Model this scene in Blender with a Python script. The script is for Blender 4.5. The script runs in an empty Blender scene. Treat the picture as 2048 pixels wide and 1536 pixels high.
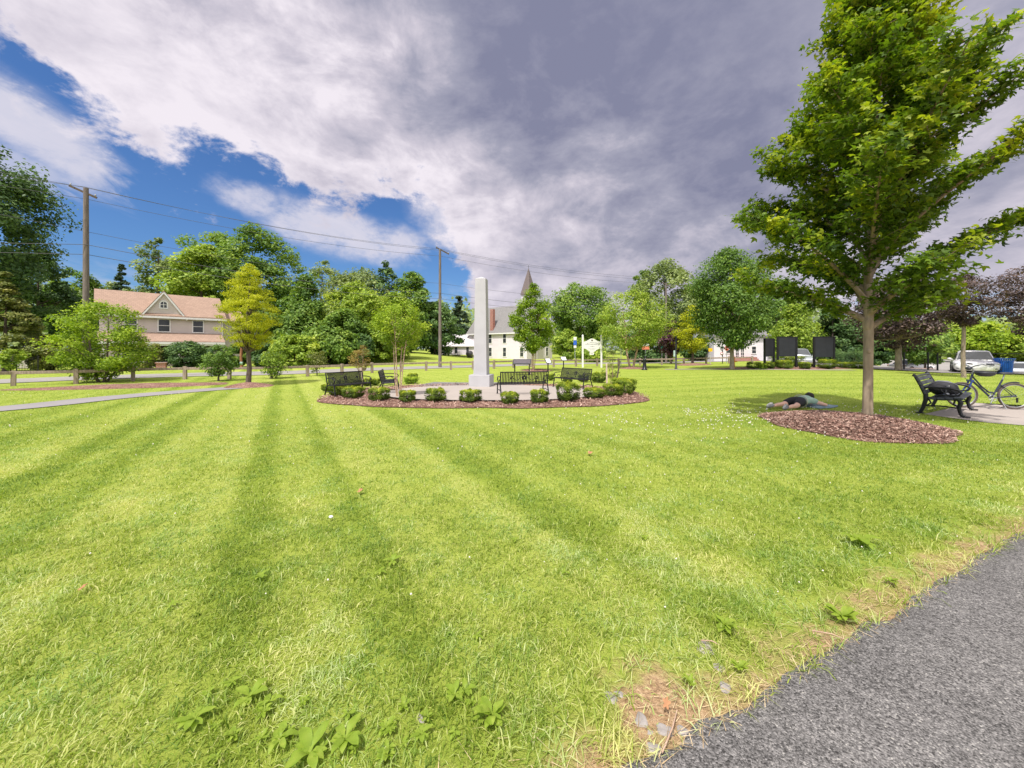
import bpy, bmesh, math, random
import numpy as np
from mathutils import Vector, Matrix, Euler
R = math.radians
rng = np.random.default_rng(7)
random.seed(7)
scene = bpy.context.scene
COL = scene.collection
# ------------------------------------------------------------------ survey of the place
FOC, EYE, HZ, CXP = 740.0, 1.65, 697.0, 1024.0      # focal length, eye height, horizon and centre measured in the photograph

def sst(a, b, x):
    t = np.clip((x - a) / (b - a), 0, 1)
    return t * t * (3 - 2 * t)

def hgt(x, y):
    """height of the ground at x, y (works on arrays)"""
    x = np.asarray(x, float); y = np.asarray(y, float)
    r = x / np.maximum(y, 1.0)
    w = 1 - sst(.35, .7, r)
    z = -.02 * np.clip(y - 6, 0, 12) * w
    t = sst(36, 75, y)
    z = z + t * 1.2 * sst(-.55, -.4, r) * (1 - sst(-.3, -.08, r))
    z = z - t * .25 * sst(-.2, 0, r) * (1 - sst(.3, .5, r))
    yd = 30 - 5 * sst(1.1, 1.25, r)
    z = z - 1.1 * sst(0, 8, y - yd) * sst(.95, 1.05, r)
    return z

def gz(x, y): return float(hgt(x, y))

def G(px, py):
    """ground point under a pixel of the 2048 px photograph"""
    k = (py - HZ) / FOC; a = (px - CXP) / FOC
    Y = EYE / k
    for _ in range(30):
        Y = .5 * Y + .5 * (EYE - gz(a * Y, Y)) / k
    return (a * Y, Y, gz(a * Y, Y))

def at(px, Y, dz=0.0):
    x = (px - CXP) / FOC * Y
    return (x, Y, gz(x, Y) + dz)

def zof(py, Y): return EYE - (py - HZ) * Y / FOC

# ------------------------------------------------------------------ materials
MATS = {}
class NT:
    def __init__(s, tree): s.t = tree; s.n = tree.nodes; s.l = tree.links
    def new(s, typ, **kw):
        nd = s.n.new(typ)
        for k, v in kw.items():
            setattr(nd, k, v)
        return nd
    def put(s, sock, v):
        if v is None: return
        if hasattr(v, 'is_linked') or hasattr(v, 'links'): s.l.new(v, sock)
        else:
            if isinstance(v, (tuple, list)) and len(v) == 3 and sock.type == 'RGBA': v = (*v, 1)
            sock.default_value = v
    def math(s, op, a, b=None, c=None, clamp=False):
        nd = s.new('ShaderNodeMath', operation=op, use_clamp=clamp)
        s.put(nd.inputs[0], a); s.put(nd.inputs[1], b); s.put(nd.inputs[2], c)
        return nd.outputs[0]
    def noise(s, vec, scale, detail=4, rough=.55, dist=0.0):
        nd = s.new('ShaderNodeTexNoise')
        if vec is not None: s.l.new(vec, nd.inputs['Vector'])
        nd.inputs['Scale'].default_value = scale; nd.inputs['Detail'].default_value = detail
        nd.inputs['Roughness'].default_value = rough; nd.inputs['Distortion'].default_value = dist
        return nd.outputs['Fac']
    def ramp(s, fac, stops, interp='LINEAR'):
        nd = s.new('ShaderNodeValToRGB'); cr = nd.color_ramp; cr.interpolation = interp
        while len(cr.elements) < len(stops): cr.elements.new(.5)
        for e, (p, c) in zip(cr.elements, stops):
            e.position = p
            e.color = (c, c, c, 1) if isinstance(c, (int, float)) else (*c, 1)
        s.put(nd.inputs[0], fac)
        return nd.outputs[0]
    def mix(s, fac, a, b, mode='MIX'):
        nd = s.new('ShaderNodeMix', data_type='RGBA', blend_type=mode)
        s.put(nd.inputs[0], fac); s.put(nd.inputs[6], a); s.put(nd.inputs[7], b)
        return nd.outputs[2]
    def mapr(s, v, a, b, c=0.0, d=1.0, smooth=True):
        nd = s.new('ShaderNodeMapRange')
        if smooth: nd.interpolation_type = 'SMOOTHSTEP'
        s.put(nd.inputs[0], v); s.put(nd.inputs[1], a); s.put(nd.inputs[2], b); s.put(nd.inputs[3], c); s.put(nd.inputs[4], d)
        return nd.outputs[0]
    def mapping(s, vec, scale=(1, 1, 1), rot=(0, 0, 0), loc=(0, 0, 0)):
        nd = s.new('ShaderNodeMapping'); s.l.new(vec, nd.inputs[0])
        nd.inputs['Scale'].default_value = scale; nd.inputs['Rotation'].default_value = rot; nd.inputs['Location'].default_value = loc
        return nd.outputs[0]
    def bump(s, h, strength, dist=.02):
        nd = s.new('ShaderNodeBump'); s.put(nd.inputs['Height'], h)
        nd.inputs['Strength'].default_value = strength; nd.inputs['Distance'].default_value = dist
        return nd.outputs[0]

def newmat(name):
    m = bpy.data.materials.new(name); m.use_nodes = True
    nt = NT(m.node_tree)
    p = nt.n['Principled BSDF']
    return m, nt, p

def mat(name, col, rough=.6, metal=0.0, var=.18, scale=6.0, bump=0.0, bscale=None, stretch=(1, 1, 1), spec=.4, col2=None, detail=5, coat=0.0):
    """a plain surface with procedural wear: noise mixes two tones of the colour"""
    if name in MATS: return MATS[name]
    m, nt, p = newmat(name)
    tc = nt.new('ShaderNodeTexCoord').outputs['Object']
    v = nt.mapping(tc, stretch)
    n = nt.noise(v, scale, detail)
    c2 = col2 if col2 else tuple(c * (1 - var) for c in col)
    c1 = tuple(min(1, c * (1 + var * .5)) for c in col)
    nt.put(p.inputs['Base Color'], nt.ramp(n, [(.3, c2), (.7, c1)]))
    p.inputs['Roughness'].default_value = rough; p.inputs['Metallic'].default_value = metal
    p.inputs['Specular IOR Level'].default_value = spec
    p.inputs['Coat Weight'].default_value = coat
    if bump:
        b = nt.noise(v, bscale or scale * 4, 6)
        nt.put(p.inputs['Normal'], nt.bump(b, bump))
    MATS[name] = m
    return m

def leafmat(name, dark, mid, light, trans=.35):
    if name in MATS: return MATS[name]
    m, nt, p = newmat(name)
    a = nt.new('ShaderNodeAttribute', attribute_name='v').outputs['Fac']
    c = nt.ramp(a, [(0, dark), (.5, mid), (1, light)])
    nt.put(p.inputs['Base Color'], c)
    p.inputs['Roughness'].default_value = .5; p.inputs['Specular IOR Level'].default_value = .3
    tr = nt.new('ShaderNodeBsdfTranslucent')
    nt.put(tr.inputs[0], nt.mix(1.0, c, (1.25, 1.3, .55), 'MULTIPLY'))
    mx = nt.new('ShaderNodeMixShader'); mx.inputs[0].default_value = trans
    nt.l.new(p.outputs[0], mx.inputs[1]); nt.l.new(tr.outputs[0], mx.inputs[2])
    nt.l.new(mx.outputs[0], nt.n['Material Output'].inputs[0])
    MATS[name] = m
    return m

# ------------------------------------------------------------------ scene objects
def tag(o, label, cat, group=None, kind=None):
    if label: o['label'] = label
    if cat: o['category'] = cat
    if group: o['group'] = group
    if kind: o['kind'] = kind
    return o

def thing(name, label, cat, loc=(0, 0, 0), rz=0.0, group=None, scale=None):
    o = bpy.data.objects.new(name, None); COL.objects.link(o)
    o.location = loc; o.rotation_euler = (0, 0, rz); o.empty_display_size = .2
    if scale: o.scale = scale if isinstance(scale, tuple) else (scale,) * 3
    return tag(o, label, cat, group)

def link(name, me, parent=None, loc=None, rz=0.0):
    o = bpy.data.objects.new(name, me); COL.objects.link(o)
    if parent: o.parent = parent
    if loc: o.location = loc
    if rz: o.rotation_euler = (0, 0, rz)
    return o

def copy_tree(o, parent=None):
    c = o.copy(); COL.objects.link(c); c.parent = parent
    for ch in list(o.children): copy_tree(ch, c)
    return c

def np_mesh(name, V, faces, material=None, v=None, smooth=False):
    """faces: list of integer arrays, each (n,3) or (n,4)"""
    me = bpy.data.meshes.new(name)
    V = np.ascontiguousarray(V, np.float32)
    me.vertices.add(len(V)); me.vertices.foreach_set('co', V.ravel())
    tot = np.concatenate([np.full(len(f), f.shape[1], np.int32) for f in faces])
    loops = np.concatenate([f.ravel() for f in faces]).astype(np.int32)
    me.loops.add(len(loops)); me.loops.foreach_set('vertex_index', loops)
    me.polygons.add(len(tot))
    st = np.zeros(len(tot), np.int32); st[1:] = np.cumsum(tot)[:-1]
    me.polygons.foreach_set('loop_start', st)
    if smooth: me.polygons.foreach_set('use_smooth', np.ones(len(tot), bool))
    if v is not None:
        at_ = me.attributes.new('v', 'FLOAT', 'POINT'); at_.data.foreach_set('value', np.ascontiguousarray(v, np.float32))
    me.update(calc_edges=True)
    if material: me.materials.append(material)
    return me

class MB:
    """collects shapes that become ONE mesh"""
    def __init__(s): s.v = []; s.f = []; s.sm = []
    def add(s, vs, fs, smooth=False):
        o = len(s.v); s.v += [tuple(v) for v in vs]; s.f += [tuple(i + o for i in f) for f in fs]; s.sm += [smooth] * len(fs)
        return s
    def box(s, c, d, rot=None, taper=1.0):
        hx, hy, hz = d[0] / 2, d[1] / 2, d[2] / 2
        vs = [Vector((x * hx * (taper if z > 0 else 1), y * hy * (taper if z > 0 else 1), z * hz)) for z in (-1, 1) for x, y in ((-1, -1), (1, -1), (1, 1), (-1, 1))]
        if rot is not None:
            M = rot if isinstance(rot, Matrix) else Euler(rot).to_matrix()
            vs = [M @ v for v in vs]
        c = Vector(c)
        return s.add([v + c for v in vs], [(3, 2, 1, 0), (4, 5, 6, 7), (0, 1, 5, 4), (1, 2, 6, 5), (2, 3, 7, 6), (3, 0, 4, 7)])
    def bar(s, a, b, w, h, up=(0, 0, 1)):
        a = Vector(a); b = Vector(b); d = b - a; L = d.length
        if L < 1e-6: return s
        d.normalize(); up = Vector(up)
        if abs(d.dot(up)) > .98: up = Vector((1, 0, 0))
        sx = d.cross(up).normalized(); uz = sx.cross(d)
        M = Matrix((sx, d, uz)).transposed()
        return s.box((a + b) / 2, (w, L, h), M)
    def tube(s, pts, rad, n=8, cap=True, smooth=True):
        pts = [Vector(p) for p in pts]
        if not hasattr(rad, '__len__'): rad = [rad] * len(pts)
        vs = []; fs = []
        prev = None
        for i, p in enumerate(pts):
            t = (pts[min(i + 1, len(pts) - 1)] - pts[max(i - 1, 0)])
            if t.length < 1e-9: t = Vector((0, 0, 1))
            t.normalize()
            if prev is None:
                u = Vector((0, 0, 1)) if abs(t.z) < .9 else Vector((1, 0, 0))
                u = (u - t * u.dot(t)).normalized()
            else:
                u = (prev - t * prev.dot(t))
                u = u.normalized() if u.length > 1e-6 else t.orthogonal().normalized()
            prev = u; w = t.cross(u)
            for k in range(n):
                a = 2 * math.pi * k / n
                vs.append(p + (u * math.cos(a) + w * math.sin(a)) * rad[i])
        for i in range(len(pts) - 1):
            for k in range(n):
                k2 = (k + 1) % n
                fs.append((i * n + k, i * n + k2, (i + 1) * n + k2, (i + 1) * n + k))
        s.add(vs, fs, smooth)
        if cap:
            s.add(vs[:n], [tuple(reversed(range(n)))]); s.add(vs[-n:], [tuple(range(n))])
        return s
    def lathe(s, prof, c=(0, 0, 0), n=20, axis='z', smooth=True):
        vs = []; fs = []
        for r, z in prof:
            for k in range(n):
                a = 2 * math.pi * k / n
                p = (r * math.cos(a), r * math.sin(a), z)
                if axis == 'y': p = (p[0], z, p[1])
                if axis == 'x': p = (z, p[0], p[1])
                vs.append((p[0] + c[0], p[1] + c[1], p[2] + c[2]))
        for i in range(len(prof) - 1):
            for k in range(n):
                k2 = (k + 1) % n
                fs.append((i * n + k, i * n + k2, (i + 1) * n + k2, (i + 1) * n + k))
        return s.add(vs, fs, smooth)
    def torus(s, c, r, t, axis='y', n=36, m=8):
        vs = []; fs = []
        for i in range(n):
            a = 2 * math.pi * i / n
            for j in range(m):
                b = 2 * math.pi * j / m
                q = r + t * math.cos(b)
                p = (q * math.cos(a), t * math.sin(b), q * math.sin(a))
                if axis == 'z': p = (p[0], p[2], p[1])
                if axis == 'x': p = (p[1], p[0], p[2])
                vs.append((p[0] + c[0], p[1] + c[1], p[2] + c[2]))
        for i in range(n):
            for j in range(m):
                fs.append((i * m + j, ((i + 1) % n) * m + j, ((i + 1) % n) * m + (j + 1) % m, i * m + (j + 1) % m))
        return s.add(vs, fs, True)
    def prism(s, poly, y0, y1, plane='xz'):
        """polygon in a plane, extruded along the third axis"""
        n = len(poly)
        def pt(p, d):
            return {'xz': (p[0], d, p[1]), 'xy': (p[0], p[1], d), 'yz': (d, p[0], p[1])}[plane]
        vs = [pt(p, y0) for p in poly] + [pt(p, y1) for p in poly]
        fs = [tuple(range(n)), tuple(reversed(range(n, 2 * n)))] + [((i + 1) % n, i, n + i, n + (i + 1) % n) for i in range(n)]
        return s.add(vs, fs)
    def ball(s, c, r, nu=14, nv=9, fn=None):
        if not hasattr(r, '__len__'): r = (r, r, r)
        vs = []; fs = []
        for j in range(nv + 1):
            b = math.pi * j / nv - math.pi / 2
            for i in range(nu):
                a = 2 * math.pi * i / nu
                d = (math.cos(b) * math.cos(a), math.cos(b) * math.sin(a), math.sin(b))
                k = fn(d) if fn else 1
                vs.append((c[0] + r[0] * d[0] * k, c[1] + r[1] * d[1] * k, c[2] + r[2] * d[2] * k))
        for j in range(nv):
            for i in range(nu):
                i2 = (i + 1) % nu
                fs.append((j * nu + i, j * nu + i2, (j + 1) * nu + i2, (j + 1) * nu + i))
        return s.add(vs, fs, True)
    def mesh(s, name, material, bevel=0.0):
        me = bpy.data.meshes.new(name)
        me.from_pydata(s.v, [], s.f); me.polygons.foreach_set('use_smooth', s.sm)
        bm = bmesh.new(); bm.from_mesh(me)
        bmesh.ops.recalc_face_normals(bm, faces=bm.faces)
        if bevel:
            es = [e for e in bm.edges if len(e.link_faces) == 2 and e.calc_face_angle(0) > .6]
            bmesh.ops.bevel(bm, geom=es, offset=bevel, segments=2, affect='EDGES', profile=.6)
        bm.to_mesh(me); bm.free()
        if material: me.materials.append(material)
        return me
    def build(s, name, material, parent=None, loc=None, rz=0.0, bevel=0.0, label=None):
        o = link(name, s.mesh(name, material, bevel), parent, loc, rz)
        if label: o['label'] = label
        return o

# value noise on numpy arrays
_tab = np.random.default_rng(3).random((256, 256))
def vnoise(x, y, sc=1.0):
    x = np.asarray(x) * sc + 1000.3; y = np.asarray(y) * sc + 1000.7
    xi = np.floor(x).astype(int); yi = np.floor(y).astype(int); fx = x - xi; fy = y - yi
    fx = fx * fx * (3 - 2 * fx); fy = fy * fy * (3 - 2 * fy)
    g = lambda i, j: _tab[(i) % 256, (j) % 256]
    return (g(xi, yi) * (1 - fx) + g(xi + 1, yi) * fx) * (1 - fy) + (g(xi, yi + 1) * (1 - fx) + g(xi + 1, yi + 1) * fx) * fy
def fnoise(x, y, sc):
    return (vnoise(x, y, sc) * .5 + vnoise(x, y, sc * 2.1) * .3 + vnoise(x, y, sc * 4.3) * .2)
# ------------------------------------------------------------------ camera, sun, sky
EXPO = 0.80
cam = bpy.data.cameras.new('camera'); camo = bpy.data.objects.new('camera', cam); COL.objects.link(camo)
camo.location = (0, 0, EYE); camo.rotation_euler = (R(90), 0, 0)
cam.sensor_width = 36; cam.lens = FOC / 2048 * 36
cam.shift_y = -(768 - HZ) / 2048
cam.clip_start = .05; cam.clip_end = 3000
scene.camera = camo
scene.view_settings.view_transform = 'Standard'; scene.view_settings.look = 'None'
scene.view_settings.exposure = EXPO; scene.view_settings.gamma = 1
SUN_EL = 60.0; SUN_DIR = Vector((-.46, -.89, 0)).normalized()      # the sun stands behind the camera's left shoulder
sd = Vector((SUN_DIR.x * math.cos(R(SUN_EL)), SUN_DIR.y * math.cos(R(SUN_EL)), math.sin(R(SUN_EL))))
sl = bpy.data.lights.new('sun', 'SUN'); so = bpy.data.objects.new('sun', sl); COL.objects.link(so)
sl.energy = 2.9; sl.angle = R(1.2); sl.color = (1, .95, .87)
so.rotation_euler = sd.to_track_quat('Z', 'Y').to_euler()
so.location = sd * 100

def build_world():
    w = bpy.data.worlds.new('World'); scene.world = w; w.use_nodes = True
    nt = NT(w.node_tree)
    bg = nt.n['Background']
    tc = nt.new('ShaderNodeTexCoord').outputs['Generated']
    sep = nt.new('ShaderNodeSeparateXYZ'); nt.l.new(tc, sep.inputs[0]); X, Y, Z = sep.outputs
    hyp = nt.math('SQRT', nt.math('ADD', nt.math('MULTIPLY', X, X), nt.math('MULTIPLY', Y, Y)))
    el = nt.math('DIVIDE', Z, nt.math('MAXIMUM', hyp, .02))               # tangent of the elevation
    az = nt.math('ARCTAN2', X, Y)                                         # compass direction
    def pix(px, py):
        a = math.atan((px - CXP) / FOC); return a, (HZ - py) / FOC * math.cos(a)
    def curve(pts, scale=2.0):
        nd = nt.new('ShaderNodeFloatCurve'); cv = nd.mapping.curves[0]
        q = [((a + math.pi) / (2 * math.pi), min(1, max(0, e / scale))) for a, e in pts]
        q.sort()
        cv.points[0].location = (0, q[0][1]); cv.points[-1].location = (1, q[-1][1])
        for x, y in q:
            p = cv.points.new(x, y)
        for p in cv.points: p.handle_type = 'VECTOR'
        nd.mapping.update()
        nt.put(nd.inputs['Value'], nt.math('DIVIDE', nt.math('ADD', az, math.pi), 2 * math.pi))
        return nt.math('MULTIPLY', nd.outputs[0], scale)
    # the cloud layer in plan: direction / height, so that its pattern crowds towards the horizon
    inv = nt.math('DIVIDE', 1.0, nt.math('ADD', nt.math('MAXIMUM', Z, 0.0), .16))
    pl = nt.new('ShaderNodeCombineXYZ')
    nt.put(pl.inputs[0], nt.math('MULTIPLY', X, inv)); nt.put(pl.inputs[1], nt.math('MULTIPLY', Y, inv))
    P = pl.outputs[0]
    Ps = nt.mapping(P, (1.0, .45, 1), (0, 0, R(8)))
    st_ = lambda v: nt.mapr(v, .30, .70, smooth=False)
    n1 = nt.noise(Ps, 2.2, 8, .6, .6)
    n2 = nt.noise(Ps, 6.5, 8, .62, .5)
    n3 = nt.noise(nt.mapping(P, (1, .8, 1), loc=(3.1, 1.7, 0)), 1.5, 7, .55, .2)
    n4 = nt.noise(nt.mapping(tc, (1, 1, 1.6)), 9.0, 8, .6, .3)
    # lower edge of the big cloud bank
    edge = curve([(-3.1, .9), (-2.2, .9), (-1.3, .72), (-1.05, .52)] + [pix(*p) for p in ((0, 105), (120, 205), (230, 285), (340, 348), (470, 335), (560, 352), (640, 395), (700, 385), (760, 395), (850, 420), (890, 470), (930, 545))] + [(-.07, 0.0), (0, 0), (2.4, 0), (2.9, .9)])
    n6 = nt.noise(nt.mapping(tc, (1, 1, 1.5)), 22.0, 7, .65, .2)
    wob = nt.math('ADD', nt.math('MULTIPLY', nt.math('SUBTRACT', n1, .5), .24), nt.math('ADD', nt.math('MULTIPLY', nt.math('SUBTRACT', n4, .5), .40), nt.math('MULTIPLY', nt.math('SUBTRACT', n6, .5), .16)))
    d = nt.math('SUBTRACT', el, edge)
    dn = nt.math('ADD', d, wob)
    bank = nt.mapr(dn, -.03, .05)
    # streaks of thin cloud under the bank
    def streak(pts, width, lo, hi, gain=1.0):
        c = curve([(-3.1, 2), (pix(*pts[0])[0] - .35, pix(*pts[0])[1] + .2)] + [pix(*p) for p in pts] + [(3.1, max(0, pix(*pts[-1])[1] - .02))])
        a1 = pix(*pts[-1])[0]; a0 = pix(*pts[0])[0]; win = nt.math('MULTIPLY', nt.mapr(nt.math('ADD', az, nt.math('MULTIPLY', nt.math('SUBTRACT', n2, .5), .25)), a1 + .03, a1 - .12), nt.mapr(az, a0 - (.03 if pts[0][0] > 10 else .3), a0 + (.14 if pts[0][0] > 10 else -.2)))
        dd = nt.math('ABSOLUTE', nt.math('SUBTRACT', el, c))
        k = nt.math('MULTIPLY', nt.mapr(dd, width, 0.0), win)
        return nt.math('MULTIPLY', nt.mapr(nt.math('MULTIPLY', k, nt.math('ADD', -1.05, nt.math('ADD', nt.math('MULTIPLY', n2, 1.3), nt.math('ADD', nt.math('MULTIPLY', n4, 1.7), nt.math('MULTIPLY', n6, 1.1))))), lo, hi), gain)
    s1 = streak([(0, 215), (90, 265), (180, 325), (290, 385)], .11, .12, .95)
    s2 = streak([(460, 395), (560, 430), (680, 468), (800, 490), (880, 505)], .10, .12, .95)
    s3 = streak([(0, 330), (100, 360), (200, 395)], .07, .15, .9, .7)
    s4 = streak([(350, 330), (430, 375), (520, 405), (640, 440)], .075, .25, 1.0, .9)
    s5 = streak([(790, 400), (850, 430), (930, 450), (1000, 480)], .13, .1, .8, .9)
    low = nt.math('MULTIPLY', nt.mapr(el, .2, .02), nt.mapr(n2, .40, .68))
    thin = nt.math('MAXIMUM', nt.math('MAXIMUM', s5, nt.math('MAXIMUM', s1, s2)), nt.math('MAXIMUM', nt.math('MAXIMUM', s3, s4), nt.math('MULTIPLY', low, .8)))
    # clear sky
    sky = nt.new('ShaderNodeTexSky', sky_type='NISHITA'); sky.sun_disc = False
    sky.sun_elevation = R(SUN_EL); sky.sun_rotation = math.atan2(SUN_DIR.x, SUN_DIR.y)
    sky.air_density = 1.2; sky.dust_density = .4; sky.ozone_density = 3.0
    clear = nt.mix(1.0, sky.outputs[0], (.050 * .62, .050 * .92, .050 * 1.36), 'MULTIPLY')
    # tones of the cloud: lit rim, grey body, pale towards the horizon
    n5 = nt.noise(nt.mapping(tc, (1, 1, 1.9), (.2, .5, 0)), 4.2, 9, .62, .35)
    tone = nt.math('ADD', nt.math('MULTIPLY', nt.math('SUBTRACT', st_(n3), .5), .5), nt.math('MULTIPLY', nt.math('SUBTRACT', st_(n5), .5), .75))
    tone = nt.math('ADD', tone, nt.math('MULTIPLY', nt.math('SUBTRACT', st_(n1), .5), .28))
    tone = nt.math('ADD', tone, nt.math('MULTIPLY', nt.math('SUBTRACT', st_(n4), .5), .45))
    L = nt.math('ADD', nt.math('ADD', el, nt.math('MULTIPLY', nt.math('MINIMUM', az, .5), .6)), nt.math('ADD', nt.math('MULTIPLY', tone, .34), -.37))
    depth = nt.math('MULTIPLY', nt.mapr(L, -.22, .55), .70)
    depth = nt.math('MULTIPLY', depth, nt.math('SUBTRACT', 1.0, nt.math('MULTIPLY', nt.mapr(az, .5, .95), .5)))
    depth = nt.math('ADD', depth, nt.math('MULTIPLY', nt.mapr(az, -.3, .05), .22))
    sh = nt.math('ADD', nt.math('ADD', .05, depth), nt.math('MULTIPLY', tone, .44), clamp=True)
    cloud = nt.ramp(sh, [(0, (.90, .84, .91)), (.24, (.64, .60, .69)), (.6, (.385, .385, .49)), (1, (.235, .245, .36))])
    k = 1 / 2 ** EXPO
    cloud = nt.mix(1.0, cloud, (k, k, k), 'MULTIPLY')
    thinc = nt.mix(n2, (.60 * k, .62 * k, .76 * k), (.82 * k, .77 * k, .85 * k))
    c = nt.mix(nt.math('MULTIPLY', thin, .92), clear, thinc)
    c = nt.mix(bank, c, cloud)
    # added fill: unseen sky overhead and behind the camera brightened to lift the shadows
    fill_glow = nt.math('MAXIMUM', nt.mapr(Y, -.05, -.6), nt.mapr(Z, .80, .98))
    fill_glow = nt.math('MULTIPLY', fill_glow, nt.mapr(Z, .05, .35))
    c = nt.mix(fill_glow, c, (1.75 * k, 1.68 * k, 1.62 * k))
    c = nt.mix(nt.mapr(el, -.01, -.06), c, (.12, .14, .08))
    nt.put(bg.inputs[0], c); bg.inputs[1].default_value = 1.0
build_world()

# ------------------------------------------------------------------ plan of the park
PA = np.array((.503, 1.455)); PD = np.array((4.147, 1.905)); PD /= np.linalg.norm(PD); PN = np.array((-PD[1], PD[0]))
def path_dist(x, y):                      # distance to the edge of the near path; negative on the asphalt
    return (x - PA[0]) * PN[0] + (y - PA[1]) * PN[1]
TREE_C = (7.66, 7.97)                     # mulch circle under the maple
PLAZA_C = (-1.0, 15.15)
def plaza_q(x, y, a=6.1, b=4.4, p=2.7):
    return (np.abs((x - PLAZA_C[0]) / a) ** p + np.abs((y - PLAZA_C[1]) / b) ** p) ** (1 / p)
PAD = [G(1848, 829)[:2], G(1905, 837)[:2], G(1975, 846)[:2], G(2120, 857)[:2], (22, 9.4), (22, 12.6), G(2048, 815)[:2], G(1948, 806)[:2]]
def in_poly(x, y, poly):
    x = np.asarray(x); y = np.asarray(y); ins = np.zeros(x.shape, bool); n = len(poly)
    for i in range(n):
        x1, y1 = poly[i]; x2, y2 = poly[(i + 1) % n]
        if y1 == y2: continue
        ins ^= ((y1 > y) != (y2 > y)) & (x < (x2 - x1) * (y - y1) / (y2 - y1) + x1)
    return ins
LPATH = [G(-330, 850)[:2], G(-120, 829)[:2], G(0, 818.5)[:2], G(100, 809)[:2], G(200, 798)[:2], G(300, 789)[:2], G(400, 781)[:2], G(470, 776)[:2]]
POSTS_PX = [(-118, 779), (27, 772), (152, 768), (266, 762), (370, 758.7), (459, 758), (543, 757), (615, 753), (684, 750), (744, 746), (802, 743.5), (852.5, 741.5), (902, 740), (946, 739), (988, 737.5), (1027, 736), (1062, 734.5)]
POSTS = [G(*p)[:2] for p in POSTS_PX]
def polyline_dist(x, y, pts):
    best = np.full(np.shape(x), 1e9)
    for (x1, y1), (x2, y2) in zip(pts[:-1], pts[1:]):
        dx, dy = x2 - x1, y2 - y1
        t = np.clip(((x - x1) * dx + (y - y1) * dy) / (dx * dx + dy * dy), 0, 1)
        best = np.minimum(best, np.hypot(x - x1 - t * dx, y - y1 - t * dy))
    return best
def offset_line(pts, d):
    out = []
    for i, p in enumerate(pts):
        a = np.array(pts[max(i - 1, 0)]); b = np.array(pts[min(i + 1, len(pts) - 1)])
        t = (b - a) / np.linalg.norm(b - a); n = np.array((-t[1], t[0]))
        out.append(tuple(np.array(p) + n * d))
    return out
FLINE = [POSTS[0]] + [tuple(np.mean([POSTS[i - 1], POSTS[i], POSTS[i + 1]], axis=0)) for i in range(1, len(POSTS) - 1)] + [POSTS[-1]]
far = [(5.5, 40), (12, 43.5), (24, 45), (45, 45), (75, 43), (110, 40)]
ROADC = offset_line([(-60, -20), (-40, 1)] + FLINE[::2] + far, 5.2)
MOUNDS = [  # mulch beds: centre, radii, height, turn
    ('mulch_circle', (7.21, 7.88, 0), 1.56, 1.5, .21, 0),
]
g = G(497, 773); MOUNDS.append(('mulch_circle', (g[0], g[1], 0), 1.05, 1.0, .2, 0)); YEL = g
g1, g2 = G(150, 772), G(425, 764)
g = G(280, 770); MOUNDS.append(('mulch_bed', (g[0] + .3, g[1] - .75, 0), 4.2, 1.45, .12, math.atan2(g2[1] - g1[1], g2[0] - g1[0])))
g = G(1265, 737); MOUNDS.append(('mulch_circle', (g[0], g[1], 0), 1.3, 1.2, .16, 0)); BIRCH = g
g = G(1385, 730); MOUNDS.append(('mulch_circle', (g[0], g[1], 0), 1.9, 1.6, .2, 0)); YEL2 = g
g = G(1072, 741); MOUNDS.append(('mulch_circle', (g[0], g[1], 0), 1.4, 1.2, .15, 0)); PEAR = g
g = G(1600, 738); MOUNDS.append(('mulch_bed', (g[0] + .2, g[1] + 1.6, 0), 6.5, 2.2, .10, .05))
g = G(1800, 738.5); MOUNDS.append(('mulch_bed', (g[0] + 1.0, g[1] + 1.4, 0), 5.5, 1.6, .06, -.25))
def mound_q(x, y, m):
    _, c, a, b, h, t = m
    dx, dy = x - c[0], y - c[1]
    u = dx * math.cos(t) + dy * math.sin(t); v = -dx * math.sin(t) + dy * math.cos(t)
    ang = np.arctan2(v / b, u / a)
    wob = 1 + .05 * np.sin(3 * ang + a) + .035 * np.sin(7 * ang + b * 3)
    return np.hypot(u / a, v / b) / wob
def mound_z(x, y):
    z = np.zeros(np.shape(x))
    for m in MOUNDS:
        q = mound_q(x, y, m); z = np.maximum(z, m[4] * np.clip(1 - q ** 2, 0, 1))
    return z
def lawn_free(x, y):
    """True where no lawn grows"""
    f = path_dist(x, y) < 0
    f |= plaza_q(x, y) < 1
    f |= in_poly(x, y, PAD)
    f |= polyline_dist(x, y, LPATH) < .8
    f |= polyline_dist(x, y, ROADC) < 3.3
    for m in MOUNDS: f |= mound_q(x, y, m) < 1
    return f

# mowing stripes: across-stripe coordinate u = (x + .62 y) / 1.177
ST_U = [-12, -6.2, -5.6, -4.7, -4.3, -4.0, -3.6, -3.1, -2.9, -2.6, -2.4, -1.95, -1.7, -.85, -.5, -.38, -.14, -.02, .38, .66, .76, 1.1, 1.95, 2.15, 2.45, 2.8, 3.1, 3.5, 3.8, 4.4, 4.7, 5.2]
ST_V = [0.562, 0.562, 0.358, 0.646, 0.259, 0.441, 0.81, 0.726, 0.259, 0.235, 0.604, 0.358, 0.75, 0.79, 0.752, 0.346, 0.324, 0.609, 0.58, 0.335, 0.808, 0.71, 0.79, 0.358, 0.37, 0.642, 0.587, 0.426, 0.658, 0.681, 0.495, 0.611]
ST_A, ST_B = -14.0, 12.0
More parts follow.
